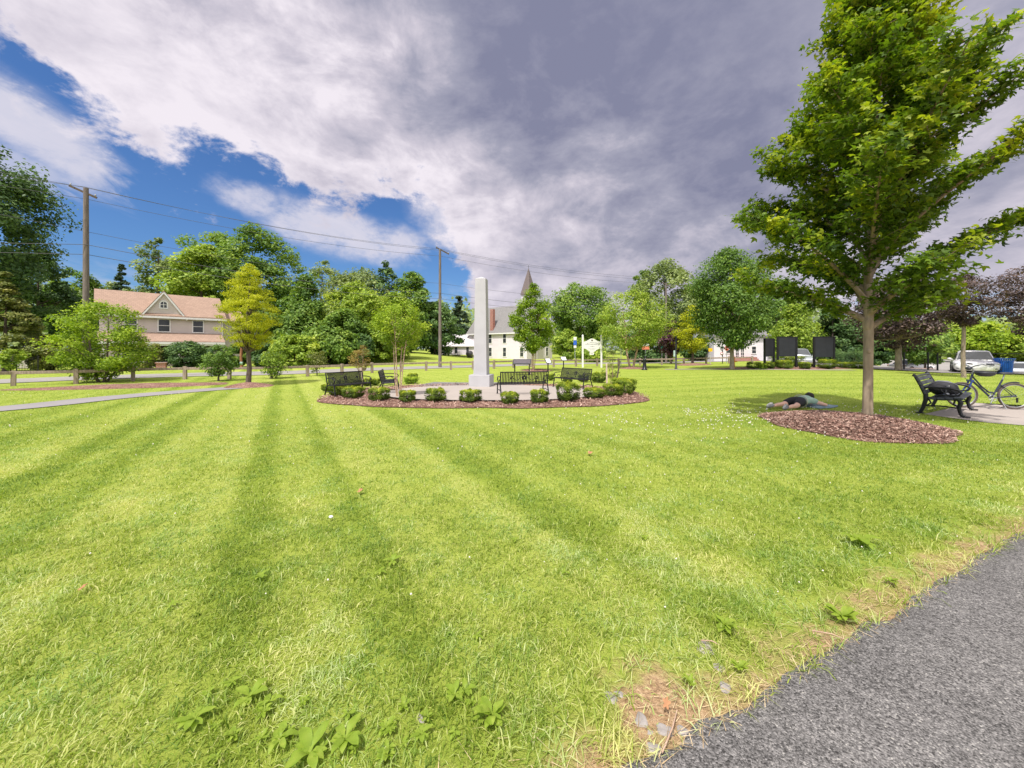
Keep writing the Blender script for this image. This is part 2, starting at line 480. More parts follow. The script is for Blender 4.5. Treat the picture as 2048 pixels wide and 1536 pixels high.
# ------------------------------------------------------------------ ground and its coverings
def grass_color_nodes(nt, geo):
    """lawn tones used by the ground sheet: stripes, patches, straw"""
    sep = nt.new('ShaderNodeSeparateXYZ'); nt.l.new(geo, sep.inputs[0]); X, Y, _ = sep.outputs
    big = nt.noise(geo, .45, 4); med = nt.noise(geo, 2.2, 5); fine = nt.noise(geo, 26, 5, .7); vf = nt.noise(geo, 110, 3, .7)
    u = nt.math('DIVIDE', nt.math('ADD', X, nt.math('MULTIPLY', Y, .62)), 1.177)
    u = nt.math('ADD', u, nt.math('MULTIPLY', nt.math('SUBTRACT', med, .5), .28))
    s = nt.ramp(nt.math('DIVIDE', nt.math('SUBTRACT', u, ST_A), ST_B - ST_A), [((a - ST_A) / (ST_B - ST_A), v) for a, v in zip(ST_U, ST_V)])
    far_ = nt.math('SINE', nt.math('ADD', nt.math('MULTIPLY', nt.math('ADD', Y, nt.math('MULTIPLY', X, .04)), 2.6), nt.math('MULTIPLY', med, 2.0)))
    far_ = nt.math('ADD', .5, nt.math('MULTIPLY', far_, .11))
    k = nt.mapr(nt.math('ADD', X, nt.math('MULTIPLY', Y, -.2)), 0.5, 3.5)
    s = nt.math('ADD', nt.math('MULTIPLY', s, nt.math('SUBTRACT', 1.0, k)), nt.math('MULTIPLY', far_, k))
    s = nt.math('ADD', s, nt.math('MULTIPLY', nt.math('SINE', nt.math('MULTIPLY', u, 7.4)), .07))
    s = nt.math('ADD', .62, nt.math('MULTIPLY', nt.math('SUBTRACT', s, .62), nt.mapr(Y, .8, 4.0, .35, 1.0)))
    t = nt.math('ADD', nt.math('MULTIPLY', s, .55), nt.math('MULTIPLY', big, .25))
    t = nt.math('ADD', t, nt.math('MULTIPLY', med, .2))
    t = nt.math('ADD', t, nt.math('MULTIPLY', nt.math('SUBTRACT', fine, .5), .55))
    t = nt.math('ADD', t, nt.math('MULTIPLY', nt.math('SUBTRACT', vf, .5), .5))
    return nt.ramp(t, [(.05, (.10, .145, .018)), (.36, (.222, .295, .038)), (.62, (.328, .388, .07)), (.95, (.49, .49, .17))]), fine, med

def build_ground():
    m, nt, p = newmat('lawn_soil')
    geo = nt.new('ShaderNodeNewGeometry').outputs['Position']
    col, fine, med = grass_color_nodes(nt, geo)
    sep = nt.new('ShaderNodeSeparateXYZ'); nt.l.new(geo, sep.inputs[0])
    d = nt.math('ADD', nt.math('MULTIPLY', nt.math('SUBTRACT', sep.outputs[0], float(PA[0])), float(PN[0])), nt.math('MULTIPLY', nt.math('SUBTRACT', sep.outputs[1], float(PA[1])), float(PN[1])))
    dirt_n = nt.noise(geo, 5.0, 5, .6)
    dirt = nt.math('MULTIPLY', nt.mapr(nt.math('ADD', d, nt.math('MULTIPLY', nt.math('SUBTRACT', dirt_n, .5), .8)), .29, -.06), .95)
    px_, py_, _ = G(1335, 1425)
    pd_ = nt.new('ShaderNodeVectorMath', operation='DISTANCE'); nt.l.new(geo, pd_.inputs[0]); pd_.inputs[1].default_value = (px_, py_, 0)
    dirt = nt.math('MAXIMUM', dirt, nt.mapr(nt.math('ADD', pd_.outputs['Value'], nt.math('MULTIPLY', nt.math('SUBTRACT', dirt_n, .5), .7)), .36, .12))
    soil = nt.ramp(nt.noise(geo, 40, 5, .7), [(.28, (.15, .09, .05)), (.5, (.44, .29, .17)), (.72, (.68, .50, .32))])
    nt.put(p.inputs['Base Color'], nt.mix(dirt, col, soil))
    p.inputs['Roughness'].default_value = .9; p.inputs['Specular IOR Level'].default_value = .1
    nt.put(p.inputs['Normal'], nt.bump(nt.noise(geo, 70, 5, .7), .8, .03))
    def axis(a, b, n, k):
        t = np.linspace(-1, 1, n); s = np.sinh(t * k) / math.sinh(k)
        return np.where(s < 0, -s * a, s * b)
    xs = axis(-420, 420, 241, 5.0); ys = axis(-40, 520, 281, 4.6)
    ys = np.unique(np.round(np.concatenate([np.linspace(-40, -2, 14), np.linspace(-1.5, 45, 140), 45 + (np.linspace(0, 1, 60)[1:] ** 2) * 480]), 4))
    XX, YY = np.meshgrid(xs, ys)
    ZZ = hgt(XX, YY)
    V = np.stack([XX, YY, ZZ], -1).reshape(-1, 3)
    ny, nx = XX.shape; i = np.arange((ny - 1) * (nx - 1)); r = i // (nx - 1); c = i % (nx - 1); a = r * nx + c
    F = np.stack([a, a + 1, a + nx + 1, a + nx], -1)
    o = link('ground', np_mesh('ground', V, [F], m, smooth=True)); tag(o, 'mown park lawn with pale stripes', 'ground', kind='structure')
build_ground()

def radial_sheet(name, outline, material, off, c=None, rings=10, mound=0.0, hfn=None):
    """a sheet that follows the ground inside a star-shaped outline"""
    pts = np.array(outline, float); n = len(pts)
    c = pts.mean(0) if c is None else np.array(c)
    V = [(*c, 0)]; qs = [0]
    for k in range(1, rings + 1):
        for p in pts: V.append((*(c + (p - c) * k / rings), 0)); qs.append(k / rings)
    V = np.array(V); q = np.array(qs)
    V[:, 2] = hgt(V[:, 0], V[:, 1]) + off + mound * (1 - q ** 2) + (hfn(V[:, 0], V[:, 1], q) if hfn else 0)
    tri = np.array([(0, 1 + i, 1 + (i + 1) % n) for i in range(n)])
    quad = np.array([(1 + (k - 1) * n + i, 1 + k * n + i, 1 + k * n + (i + 1) % n, 1 + (k - 1) * n + (i + 1) % n) for k in range(1, rings) for i in range(n)])
    return np_mesh(name, V, [tri, quad], material, smooth=True)

def ribbon(name, pts, width, material, off, sub=4, step=.8):
    pts = [np.array(p, float) for p in pts]
    P = []
    for i in range(len(pts) - 1):
        p0 = pts[max(i - 1, 0)]; p1, p2 = pts[i], pts[i + 1]; p3 = pts[min(i + 2, len(pts) - 1)]
        n = max(2, int(np.linalg.norm(p2 - p1) / step))
        for k in range(n):
            t = k / n
            P.append(.5 * ((2 * p1) + (-p0 + p2) * t + (2 * p0 - 5 * p1 + 4 * p2 - p3) * t * t + (-p0 + 3 * p1 - 3 * p2 + p3) * t ** 3))
    P.append(pts[-1]); P = np.array(P)
    T = np.gradient(P, axis=0); T /= np.linalg.norm(T, axis=1)[:, None]; N = np.stack([-T[:, 1], T[:, 0]], -1)
    V = []
    for j in range(sub + 1):
        V.append(P + N * width * (j / sub - .5))
    V = np.stack(V, 1).reshape(-1, 2)
    V = np.column_stack([V, hgt(V[:, 0], V[:, 1]) + off])
    i = np.arange((len(P) - 1) * sub); r = i // sub; c = i % sub; a = r * (sub + 1) + c
    F = np.stack([a, a + sub + 1, a + sub + 2, a + 1], -1)
    return np_mesh(name, V, [F], material, smooth=True)

def asphalt(name, tone, scale=1.0, speck=1.0):
    m, nt, p = newmat(name)
    geo = nt.new('ShaderNodeNewGeometry').outputs['Position']
    vo = nt.new('ShaderNodeTexVoronoi'); nt.l.new(geo, vo.inputs['Vector']); vo.inputs['Scale'].default_value = 130 * scale
    cell = nt.new('ShaderNodeSeparateColor'); nt.l.new(vo.outputs['Color'], cell.inputs[0])
    big = nt.noise(geo, 1.3, 4); mid = nt.noise(geo, 14, 5)
    vo2 = nt.new('ShaderNodeTexVoronoi'); nt.l.new(geo, vo2.inputs['Vector']); vo2.inputs['Scale'].default_value = 190 * scale
    c2 = nt.new('ShaderNodeSeparateColor'); nt.l.new(vo2.outputs['Color'], c2.inputs[0])
    t = nt.math('ADD', nt.math('MULTIPLY', cell.outputs[0], .45), nt.math('MULTIPLY', c2.outputs[0], .4))
    t = nt.math('ADD', t, nt.math('MULTIPLY', nt.math('SUBTRACT', mid, .5), .22))
    t = nt.math('ADD', t, nt.math('MULTIPLY', nt.math('SUBTRACT', big, .5), .35))
    a = tone
    col = nt.ramp(t, [(.08, tuple(c * .22 for c in a)), (.5, a), (.74, tuple(c * 1.65 for c in a)), (.93, (min(.6, a[0] * 3 * speck), min(.57, a[1] * 3 * speck), min(.52, a[2] * 2.7 * speck)))])
    nt.put(p.inputs['Base Color'], col)
    p.inputs['Roughness'].default_value = .85; p.inputs['Specular IOR Level'].default_value = .25
    h = nt.math('ADD', nt.math('MULTIPLY', vo.outputs['Distance'], -1.0), nt.math('MULTIPLY', vo2.outputs['Distance'], -.6))
    nt.put(p.inputs['Normal'], nt.bump(h, .55, .006))
    return m
ASPH = asphalt('asphalt_path', (.165, .157, .155))
ASPH2 = ROADM = None
def concrete(name, col):
    m, nt, p = newmat(name)
    geo = nt.new('ShaderNodeNewGeometry').outputs['Position']
    n = nt.math('ADD', nt.math('MULTIPLY', nt.noise(geo, .8, 5), .6), nt.math('MULTIPLY', nt.noise(geo, 12, 6, .7), .4))
    nt.put(p.inputs['Base Color'], nt.ramp(n, [(.3, tuple(c * .78 for c in col)), (.7, col)]))
    p.inputs['Roughness'].default_value = .85; p.inputs['Specular IOR Level'].default_value = .2
    nt.put(p.inputs['Normal'], nt.bump(nt.noise(geo, 60, 4), .15, .005))
    return m
ASPH2 = concrete('asphalt_far', (.30, .28, .285)); ROADM = concrete('asphalt_road', (.33, .31, .295))
CONC = concrete('concrete', (.41, .36, .33))
STONE = None

# the near asphalt path: ragged edge, slight crown
def build_path():
    L = np.linspace(-14, 26, 900)
    wob = .035 * (vnoise(L, L * 0, 2.2) - .5) + .05 * (vnoise(L, L * 0 + 9, 7) - .5) + .03 * (vnoise(L, L * 0 + 4, 20) - .5)
    rows = []
    for j, d in enumerate((0, -.05, -.3, -.8, -1.5, -2.3, -2.7)):
        off = wob if j < 2 else 0 * wob
        x = PA[0] + PD[0] * L + PN[0] * (d + off); y = PA[1] + PD[1] * L + PN[1] * (d + off)
        z = hgt(x, y) + (.002 if j == 0 else .02 + .01 * min(j, 3))
        rows.append(np.stack([x, y, z], -1))
    V = np.stack(rows, 1).reshape(-1, 3); k = 7; n = len(L)
    i = np.arange((n - 1) * (k - 1)); r = i // (k - 1); c = i % (k - 1); a = r * k + c
    F = np.stack([a, a + 1, a + k + 1, a + k], -1)
    tag(link('asphalt_path', np_mesh('asphalt_path', V, [F], ASPH, smooth=True)), 'dark speckled asphalt path with a ragged edge', 'path', kind='structure')
build_path()
tag(link('footpath', ribbon('footpath', LPATH, 1.55, ASPH2, .02)), 'narrow grey asphalt footpath across the lawn on the left', 'path', kind='structure')
tag(link('road', ribbon('road', ROADC, 4.6, ROADM, .03, 6, 1.5)), 'pale road behind the timber rail fence', 'road', kind='structure')
BACKP = [(-6.2, 21.2), (-4.2, 20.2), (-2.2, 19.5), (-.2, 19.3), (1.4, 19.9), (2.6, 21.3), (4.2, 24)]
BACKP = [(x, y) for x, y in BACKP]
tag(link('footpath', ribbon('footpath', [(-4.6, 19.5), (-3.2, 19.2), (-1.2, 19.2), (.6, 19.3)], 2.2, concrete('asphalt_back', (.22, .21, .215)), .035)), 'grey asphalt path behind the obelisk', 'path', kind='structure')
# walks and lot on the right
tag(link('pavement', radial_sheet('pavement', [PAD[i] for i in range(len(PAD))], CONC, .012, c=(15.5, 10.3), rings=16)), 'pale concrete pad under bench and bicycle', 'pavement', kind='structure')
tag(link('pavement', ribbon('pavement', [G(1330, 739)[:2], G(1400, 738.5)[:2], G(1480, 739)[:2], (22, 28.6), (26, 28.2)], .9, CONC, .02)), 'pale walk behind the lawn at the orange post', 'pavement', kind='structure')
tag(link('parking_lot', radial_sheet('parking_lot', [(29, 33), (28.6, 24.6), (34, 22.6), (52, 21.5), (110, 21), (110, 90), (40, 90), (34, 50)], ROADM, .05, c=(60, 50), rings=60)), 'parking lot beyond the lawn on the right', 'parking lot', kind='structure')

def mulchmat():
    m, nt, p = newmat('mulch')
    geo = nt.new('ShaderNodeNewGeometry').outputs['Position']
    w = nt.mapping(geo, (1, 1.6, 1), (0, 0, .5))
    vo = nt.new('ShaderNodeTexVoronoi'); nt.l.new(w, vo.inputs['Vector']); vo.inputs['Scale'].default_value = 20
    cs = nt.new('ShaderNodeSeparateColor'); nt.l.new(vo.outputs['Color'], cs.inputs[0])
    t = nt.math('ADD', nt.math('MULTIPLY', cs.outputs[0], .5), nt.math('MULTIPLY', nt.noise(geo, 30, 5, .7), .5))
    t = nt.math('ADD', t, nt.math('MULTIPLY', nt.math('SUBTRACT', nt.noise(geo, 1.5, 4), .5), .5))
    nt.put(p.inputs['Base Color'], nt.ramp(t, [(.1, (.09, .04, .03)), (.45, (.27, .15, .12)), (.75, (.42, .26, .205)), (1, (.62, .46, .38))]))
    p.inputs['Roughness'].default_value = .9; p.inputs['Specular IOR Level'].default_value = .1
    nt.put(p.inputs['Normal'], nt.bump(nt.math('ADD', nt.noise(geo, 40, 5, .7), vo.outputs['Distance']), 1.0, .04))
    MATS['mulch'] = m
    return m
MULCH = mulchmat()
CHIPM = leafmat('mulch_chip', (.08, .045, .035), (.33, .19, .15), (.66, .49, .40), 0.0)

def chips(n, sample, size, seed):
    """n flat wood chips: thin boxes' top faces turned at random; returns V, F, v"""
    r = np.random.default_rng(seed)
    x, y, z = sample(r, n)
    n = len(x)
    a = r.uniform(0, 2 * math.pi, n); ti = r.normal(0, .35, n); ro = r.normal(0, .4, n)
    L = size * r.uniform(.4, 1.3, n); W = L * r.uniform(.12, .35, n)
    ux = np.stack([np.cos(a) * np.cos(ti), np.sin(a) * np.cos(ti), np.sin(ti)], -1)
    wx = np.stack([-np.sin(a), np.cos(a), ro], -1)
    c = np.stack([x, y, z], -1)
    q = lambda s, t: c + ux * (L * s / 2)[:, None] + wx * (W * t / 2)[:, None]
    V = np.stack([q(-1, -1), q(1, -.7), q(1, .7), q(-1, 1)], 1).reshape(-1, 3)
    F = np.arange(n * 4).reshape(-1, 4)
    return V, F, np.repeat(np.clip(r.beta(2, 2.2, n), 0, 1), 4)

def build_mulch():
    labels = ['large mulch circle around the trunk of the tall maple on the right', 'small mulch circle under the golden tree on the left', 'long red brown mulch bed beside the footpath on the left',
              'mulch circle around the twin trunked birch', 'mulch circle under the far golden tree', 'mulch circle under the young tree before the church', 'mulch bed under the dark sign boards', 'mulch bed along the car park edge']
    for i, m in enumerate(MOUNDS):
        nm, c, a, b, h, t = m
        out = []
        for k in range(72):
            th = 2 * math.pi * k / 72
            w = 1 + .05 * math.sin(3 * th + a) + .035 * math.sin(7 * th + b * 3)
            u, v = a * math.cos(th) * w, b * math.sin(th) * w
            out.append((c[0] + u * math.cos(t) - v * math.sin(t), c[1] + u * math.sin(t) + v * math.cos(t)))
        hf = lambda x, y, q: .03 * (vnoise(x, y, 3) - .5) * (1 - q ** 4)
        me = radial_sheet(nm, out, MULCH, .006, c=c[:2], rings=14, mound=h, hfn=hf)
        o = tag(link(nm, me), labels[i], 'mulch', kind='stuff')
        if i == 0:
            def smp(r, n):
                th = r.uniform(0, 2 * math.pi, n); q = np.sqrt(r.uniform(0, 1.06, n)); 
                w = 1 + .05 * np.sin(3 * th + a) + .035 * np.sin(7 * th + b * 3)
                x = c[0] + a * q * w * np.cos(th); y = c[1] + b * q * w * np.sin(th)
                keep = r.uniform(0, 1, n) < np.where(q > .93, .45, 1)
                x, y, q = x[keep], y[keep], q[keep]
                return x, y, hgt(x, y) + .02 + h * np.clip(1 - q ** 2, 0, 1) + r.uniform(0, .025, len(x))
            V, F, v = chips(30000, smp, .058, 5)
            me2 = np_mesh('wood_chips', V, [F], CHIPM, v)
            tag(link('wood_chips', me2, o), 'loose red brown wood chips', None, kind='stuff')
    # the ring of mulch round the plaza
    out = []
    for k in range(120):
        th = 2 * math.pi * k / 120; cx, cy = math.cos(th), math.sin(th)
        q = (abs(cx / 6.1) ** 2.7 + abs(cy / 4.4) ** 2.7) ** (-1 / 2.7)
        q *= 1 + .012 * math.sin(9 * th) + .012 * math.sin(14 * th + 1)
        out.append((PLAZA_C[0] + cx * q, PLAZA_C[1] + cy * q))
    o = tag(link('mulch_ring', radial_sheet('mulch_ring', out, MULCH, .02, c=PLAZA_C, rings=30, mound=.0)), 'ring of red brown mulch round the plaza', 'mulch', kind='stuff')
    def smp(r, n):
        x = PLAZA_C[0] + r.uniform(-6.3, 6.3, n); y = PLAZA_C[1] + r.uniform(-4.6, 4.6, n)
        k = (plaza_q(x, y) < 1.01) & (plaza_q(x, y, 4.3, 3.05, 2.4) > 1.0)
        x, y = x[k], y[k]
        return x, y, hgt(x, y) + .045 + r.uniform(0, .03, len(x))
    V, F, v = chips(34000, smp, .075, 6)
    tag(link('wood_chips', np_mesh('wood_chips', V, [F], CHIPM, v), o), 'loose red brown wood chips', None, kind='stuff')
    out = []
    for k in range(96):
        th = 2 * math.pi * k / 96; cx, cy = math.cos(th), math.sin(th)
        q = (abs(cx / 4.25) ** 2.4 + abs(cy / 3.1) ** 2.4) ** (-1 / 2.4)
        out.append((PLAZA_C[0] + .15 + cx * q, PLAZA_C[1] + .05 + cy * q))
    tag(link('plaza', radial_sheet('plaza', out, CONC, .085, c=PLAZA_C, rings=24)), 'pale concrete plaza round the obelisk', 'plaza', kind='structure')
build_mulch()

# ------------------------------------------------------------------ grass blades
GRASSM = leafmat('grass_blade', (.105, .18, .016), (.318, .405, .056), (.66, .64, .28), .40)
_nt = NT(GRASSM.node_tree); _geo = _nt.new('ShaderNodeNewGeometry').outputs['Position']
_n = _nt.mapr(_nt.noise(_geo, 1.9, 4, .6), .42, .66)
for _nd in list(_nt.n):
    if _nd.type == 'VALTORGB':
        _c = _nt.mix(_n, _nd.outputs[0], _nt.mix(1.0, _nd.outputs[0], (.86, .99, 1.22), 'MULTIPLY'))
        for _l in list(_nd.outputs[0].links):
            if _l.to_node.type in ('BSDF_PRINCIPLED',) or (_l.to_node.type == 'MIX' and _l.to_node.outputs[2].is_linked and _l.to_node.outputs[2].links[0].to_node.type == 'BSDF_TRANSLUCENT'): _nt.l.new(_c, _l.to_socket)
def scatter(y0, y1, dens, seed, spread=1.62):
    r = np.random.default_rng(seed)
    area = spread * (y1 ** 2 - y0 ** 2)
    n = int(area * dens)
    y = np.sqrt(r.uniform(y0 ** 2, y1 ** 2, n)); x = r.uniform(-spread, spread, n) * y
    return r, x, y
def build_blades(name, y0, y1, dens, length, width, seed, segs, fin=0.0, fout=0.0):
    r, x, y = scatter(y0, y1, dens, seed)
    d = path_dist(x, y)
    patch = fnoise(x, y, 3.0)
    keep = ~lawn_free(x, y)
    gx, gy, _ = G(1335, 1425)
    bare = np.clip(np.maximum(1.05 - (d + (patch - .5) * .7) / .34, 1.25 - (np.hypot(x - gx, y - gy) + (patch - .5) * .5) / .42), 0, .86)
    keep &= r.uniform(0, 1, len(x)) > bare
    keep |= (d < 0) & (d > -.05) & (r.uniform(0, 1, len(x)) < .25)
    if fin: keep &= r.uniform(0, 1, len(x)) < np.clip((y - y0) / fin, 0, 1)
    if fout: keep &= r.uniform(0, 1, len(x)) < np.clip((y1 - y) / fout, 0, 1)
    clump = fnoise(x, y, 9.0)
    keep &= r.uniform(0, 1, len(x)) < .35 + 1.1 * clump
    x, y, d, patch, clump = x[keep], y[keep], d[keep], patch[keep], clump[keep]; n = len(x)
    u = (x + .62 * y) / 1.177 + .22 * (fnoise(x, y, 2.2) - .5)
    st = np.interp(u, ST_U, ST_V)
    st = st + .07 * np.sin(u * 7.4)
    st = .62 + (st - .62) * (.35 + .65 * sst(.8, 4.0, y))
    kk = sst(.5, 3.5, x - .2 * y); st = st * (1 - kk) + kk * (.5 + .11 * np.sin((y + .04 * x) * 2.6 + 2 * fnoise(x, y, 2.2)))
    val = .02 + .50 * st + .18 * fnoise(x, y, .45) + .28 * (fnoise(x, y, 1.7) - .4) + r.normal(0, .22, n)
    val = val + np.where(r.uniform(0, 1, n) < .08, .35, 0) + .20 * sst(.45, .0, d) * r.uniform(0, 1.2, n)
    val = val + .30 * sst(.55, .72, fnoise(x, y, 1.1)) * sst(9, 3, y)
    val = np.clip(val, 0, 1)
    L = length * r.uniform(.5, 1.25, n) * (.35 + 1.25 * clump) * (1 - .25 * st) * (1 + 1.0 * sst(.55, .05, d) * (clump > .47))
    W = width * r.uniform(.6, 1.3, n)
    a = r.uniform(0, 2 * math.pi, n); lean = r.uniform(.25, 1.25, n)
    # leaning: blades in the light stripes lie away from the camera, the dark ones towards it
    lx = np.cos(a) * np.sin(lean) ; ly = np.sin(a) * np.sin(lean) + (st - .45) * .5; lz = np.cos(lean)
    D = np.stack([lx, ly, lz], -1); D /= np.linalg.norm(D, axis=1)[:, None]
    b = a + math.pi / 2 + r.normal(0, .6, n)
    S = np.stack([np.cos(b), np.sin(b), r.normal(0, .15, n)], -1)
    base = np.stack([x, y, hgt(x, y) - .002 + np.where(d < 0, .02, 0)], -1)
    bend = np.stack([lx * .35, ly * .35, -.15 - .35 * lean / 1.25], -1)
    w2 = (S * W[:, None] / 2)
    if segs == 2:
        mid = base + D * (L * .55)[:, None]
        tip = base + (D + bend) * L[:, None]
        V = np.stack([base - w2, base + w2, mid + w2 * .85, mid - w2 * .85, tip], 1).reshape(-1, 3)
        k = np.arange(n)[:, None] * 5
        F = [k + np.array([[0, 1, 2, 3]]), k + np.array([[3, 2, 4]])]; rep = 5
    else:
        tip = base + (D + bend * .6) * L[:, None]
        V = np.stack([base - w2, base + w2, tip], 1).reshape(-1, 3)
        F = [np.arange(n * 3).reshape(-1, 3)]; rep = 3
    vv = np.repeat(val, rep)
    o = link(name, np_mesh(name, V, F, GRASSM, vv))
    return o
LAWN = tag(build_blades('grass', 1.15, 4.2, 7600, .066, .0048, 11, 2, 0, 1.6), 'short mown grass blades near the path', 'grass', kind='stuff')
tag(build_blades('grass', 2.6, 10.5, 2900, .058, .0062, 12, 2, 1.6, 4.5), 'mown lawn grass in the middle of the park', 'grass', kind='stuff')
tag(build_blades('grass', 6.0, 19, 900, .05, .011, 13, 1, 4.5, 8), 'mown lawn grass round the plaza', 'grass', kind='stuff')
tag(build_blades('grass', 11, 34, 190, .05, .02, 14, 1, 8, 14), 'lawn grass far across the park', 'grass', kind='stuff')

# clover heads and dry stems
def build_clover():
    r = np.random.default_rng(21)
    n = 60000
    y = np.sqrt(r.uniform(1.5 ** 2, 15 ** 2, n)); x = r.uniform(-1.5, 1.5, n) * y
    dens = .012 + .6 * np.exp(-(((x - 5.6) / 2.0) ** 2 + ((y - 8.9) / 1.3) ** 2)) + .16 * np.exp(-(((x - 3.4) / 2.2) ** 2 + ((y - 8.3) / 1.2) ** 2)) + .25 * np.exp(-(((x - 9.6) / 1.5) ** 2 + ((y - 9.6) / .8) ** 2)) + .05 * np.exp(-(((x - 3) / 3) ** 2 + ((y - 4.5) / 2.0) ** 2))
    dens *= (fnoise(x, y, 1.6) > .42)
    keep = (r.uniform(0, 1, n) < dens * .5) & ~lawn_free(x, y) & (path_dist(x, y) > .1)
    x, y = x[keep], y[keep]; n = len(x)
    s = r.uniform(.007, .012, n) * np.clip(y / 5, .8, 1.5)
    z = hgt(x, y) + r.uniform(.035, .065, n)
    oct_ = np.array([(1, 0, 0), (0, 1, 0), (-1, 0, 0), (0, -1, 0), (0, 0, 1), (0, 0, -1)], float)
    V = (np.stack([x, y, z], -1)[:, None, :] + oct_[None] * s[:, None, None]).reshape(-1, 3)
    f = np.array([(0, 1, 4), (1, 2, 4), (2, 3, 4), (3, 0, 4), (1, 0, 5), (2, 1, 5), (3, 2, 5), (0, 3, 5)])
    F = (np.arange(n)[:, None, None] * 6 + f[None]).reshape(-1, 3)
    tag(link('clover_flowers', np_mesh('clover_flowers', V, [F], mat('clover_white', (.72, .68, .62), .8), smooth=True)), 'scattered white clover heads in the lawn', 'flowers', kind='stuff')
    # straw along the path edge
    n = 2600
    t = r.uniform(-1.5, 9, n); dd = np.abs(r.normal(0, .13, n)) - .05
    x = PA[0] + PD[0] * t + PN[0] * dd; y = PA[1] + PD[1] * t + PN[1] * dd
    a = r.normal(math.atan2(PD[1], PD[0]), .9, n); L = r.uniform(.03, .13, n); W = r.uniform(.0015, .004, n)
    u = np.stack([np.cos(a), np.sin(a), r.normal(0, .12, n)], -1); w = np.stack([-np.sin(a), np.cos(a), 0 * a], -1)
    c = np.stack([x, y, hgt(x, y) + np.where(dd < .0, .028, .008) + r.uniform(0, .012, n)], -1)
    V = np.stack([c - u * (L / 2)[:, None] - w * W[:, None] / 2, c - u * (L / 2)[:, None] + w * W[:, None] / 2, c + u * (L / 2)[:, None]], 1).reshape(-1, 3)
    tag(link('dry_straw', np_mesh('dry_straw', V, [np.arange(n * 3).reshape(-1, 3)], leafmat('straw', (.30, .20, .10), (.52, .38, .22), (.74, .60, .40), .1), np.repeat(r.uniform(0, 1, n), 3))), 'dry straw stems along the asphalt edge', 'straw', kind='stuff')
build_clover()
# ------------------------------------------------------------------ trees and shrubs
BARK = mat('bark_grey', (.30, .24, .185), .9, var=.45, scale=3, bump=.6, bscale=26, stretch=(6, 6, 1))
BARKD = mat('bark_dark', (.13, .10, .08), .9, var=.45, scale=3, bump=.6, bscale=26, stretch=(6, 6, 1))
BARKP = mat('bark_pale', (.55, .40, .30), .85, var=.4, scale=4, bump=.4, bscale=20, stretch=(2, 2, 5), col2=(.28, .17, .12))
LM = {
    'maple': leafmat('leaf_maple', (.035, .08, .010), (.15, .245, .016), (.44, .48, .028), .45),
    'mid': leafmat('leaf_mid', (0.057, 0.123, 0.025), (0.161, 0.271, 0.047), (0.361, 0.461, 0.077)),
    'light': leafmat('leaf_light', (0.109, 0.189, 0.026), (0.281, 0.394, 0.048), (0.543, 0.598, 0.095)),
    'lime': leafmat('leaf_lime', (.12, .21, .016), (.30, .42, .028), (.52, .58, .06), .42),
    'gold': leafmat('leaf_gold', (.24, .28, .012), (.50, .52, .02), (.72, .70, .05), .45),
    'dark': leafmat('leaf_dark', (0.027, 0.070, 0.024), (0.088, 0.163, 0.048), (0.206, 0.318, 0.085), .25),
    'blue': leafmat('leaf_blue', (0.034, 0.067, 0.038), (0.085, 0.134, 0.069), (0.171, 0.223, 0.113), .2),
    'olive': leafmat('leaf_olive', (0.076, 0.116, 0.031), (0.190, 0.215, 0.056), (0.416, 0.394, 0.125)),
    'plum': leafmat('leaf_plum', (0.040, 0.016, 0.029), (0.120, 0.048, 0.072), (0.288, 0.144, 0.176), .3),
    'bronze': leafmat('leaf_bronze', (0.037, 0.027, 0.027), (0.111, 0.076, 0.071), (0.289, 0.204, 0.187), .25),
    'rust': leafmat('leaf_rust', (0.132, 0.101, 0.024), (0.281, 0.215, 0.049), (0.494, 0.343, 0.097), .35),
    'box': leafmat('leaf_box', (0.045, 0.086, 0.011), (0.183, 0.261, 0.015), (0.655, 0.664, 0.047), .3),
    'far': leafmat('leaf_far', (0.109, 0.157, 0.061), (0.218, 0.284, 0.100), (0.398, 0.458, 0.161), .3),
}
PROF = {
    'round': lambda t: np.sin(np.pi * np.clip(t * .92 + .05, 0, 1)) ** .6,
    'egg': lambda t: np.sin(np.pi * np.clip(t, .02, .99) ** .72) ** .75,
    'cone': lambda t: np.clip(1 - t, 0, 1) ** .85 * np.clip(.55 + t * 5, 0, 1) + .04,
    'pyr': lambda t: np.clip(1 - t, 0, 1) ** .62 * np.clip(.6 + t * 2.2, 0, 1) + .03,
    'vase': lambda t: np.clip(.25 + t * 1.3, 0, 1) * np.clip((1.02 - t) * 3.2, 0, 1) ** .6,
    'col': lambda t: np.clip(t * 5 + .4, 0, 1) * np.clip((1.02 - t) * 2.2, 0, 1) ** .7,
}

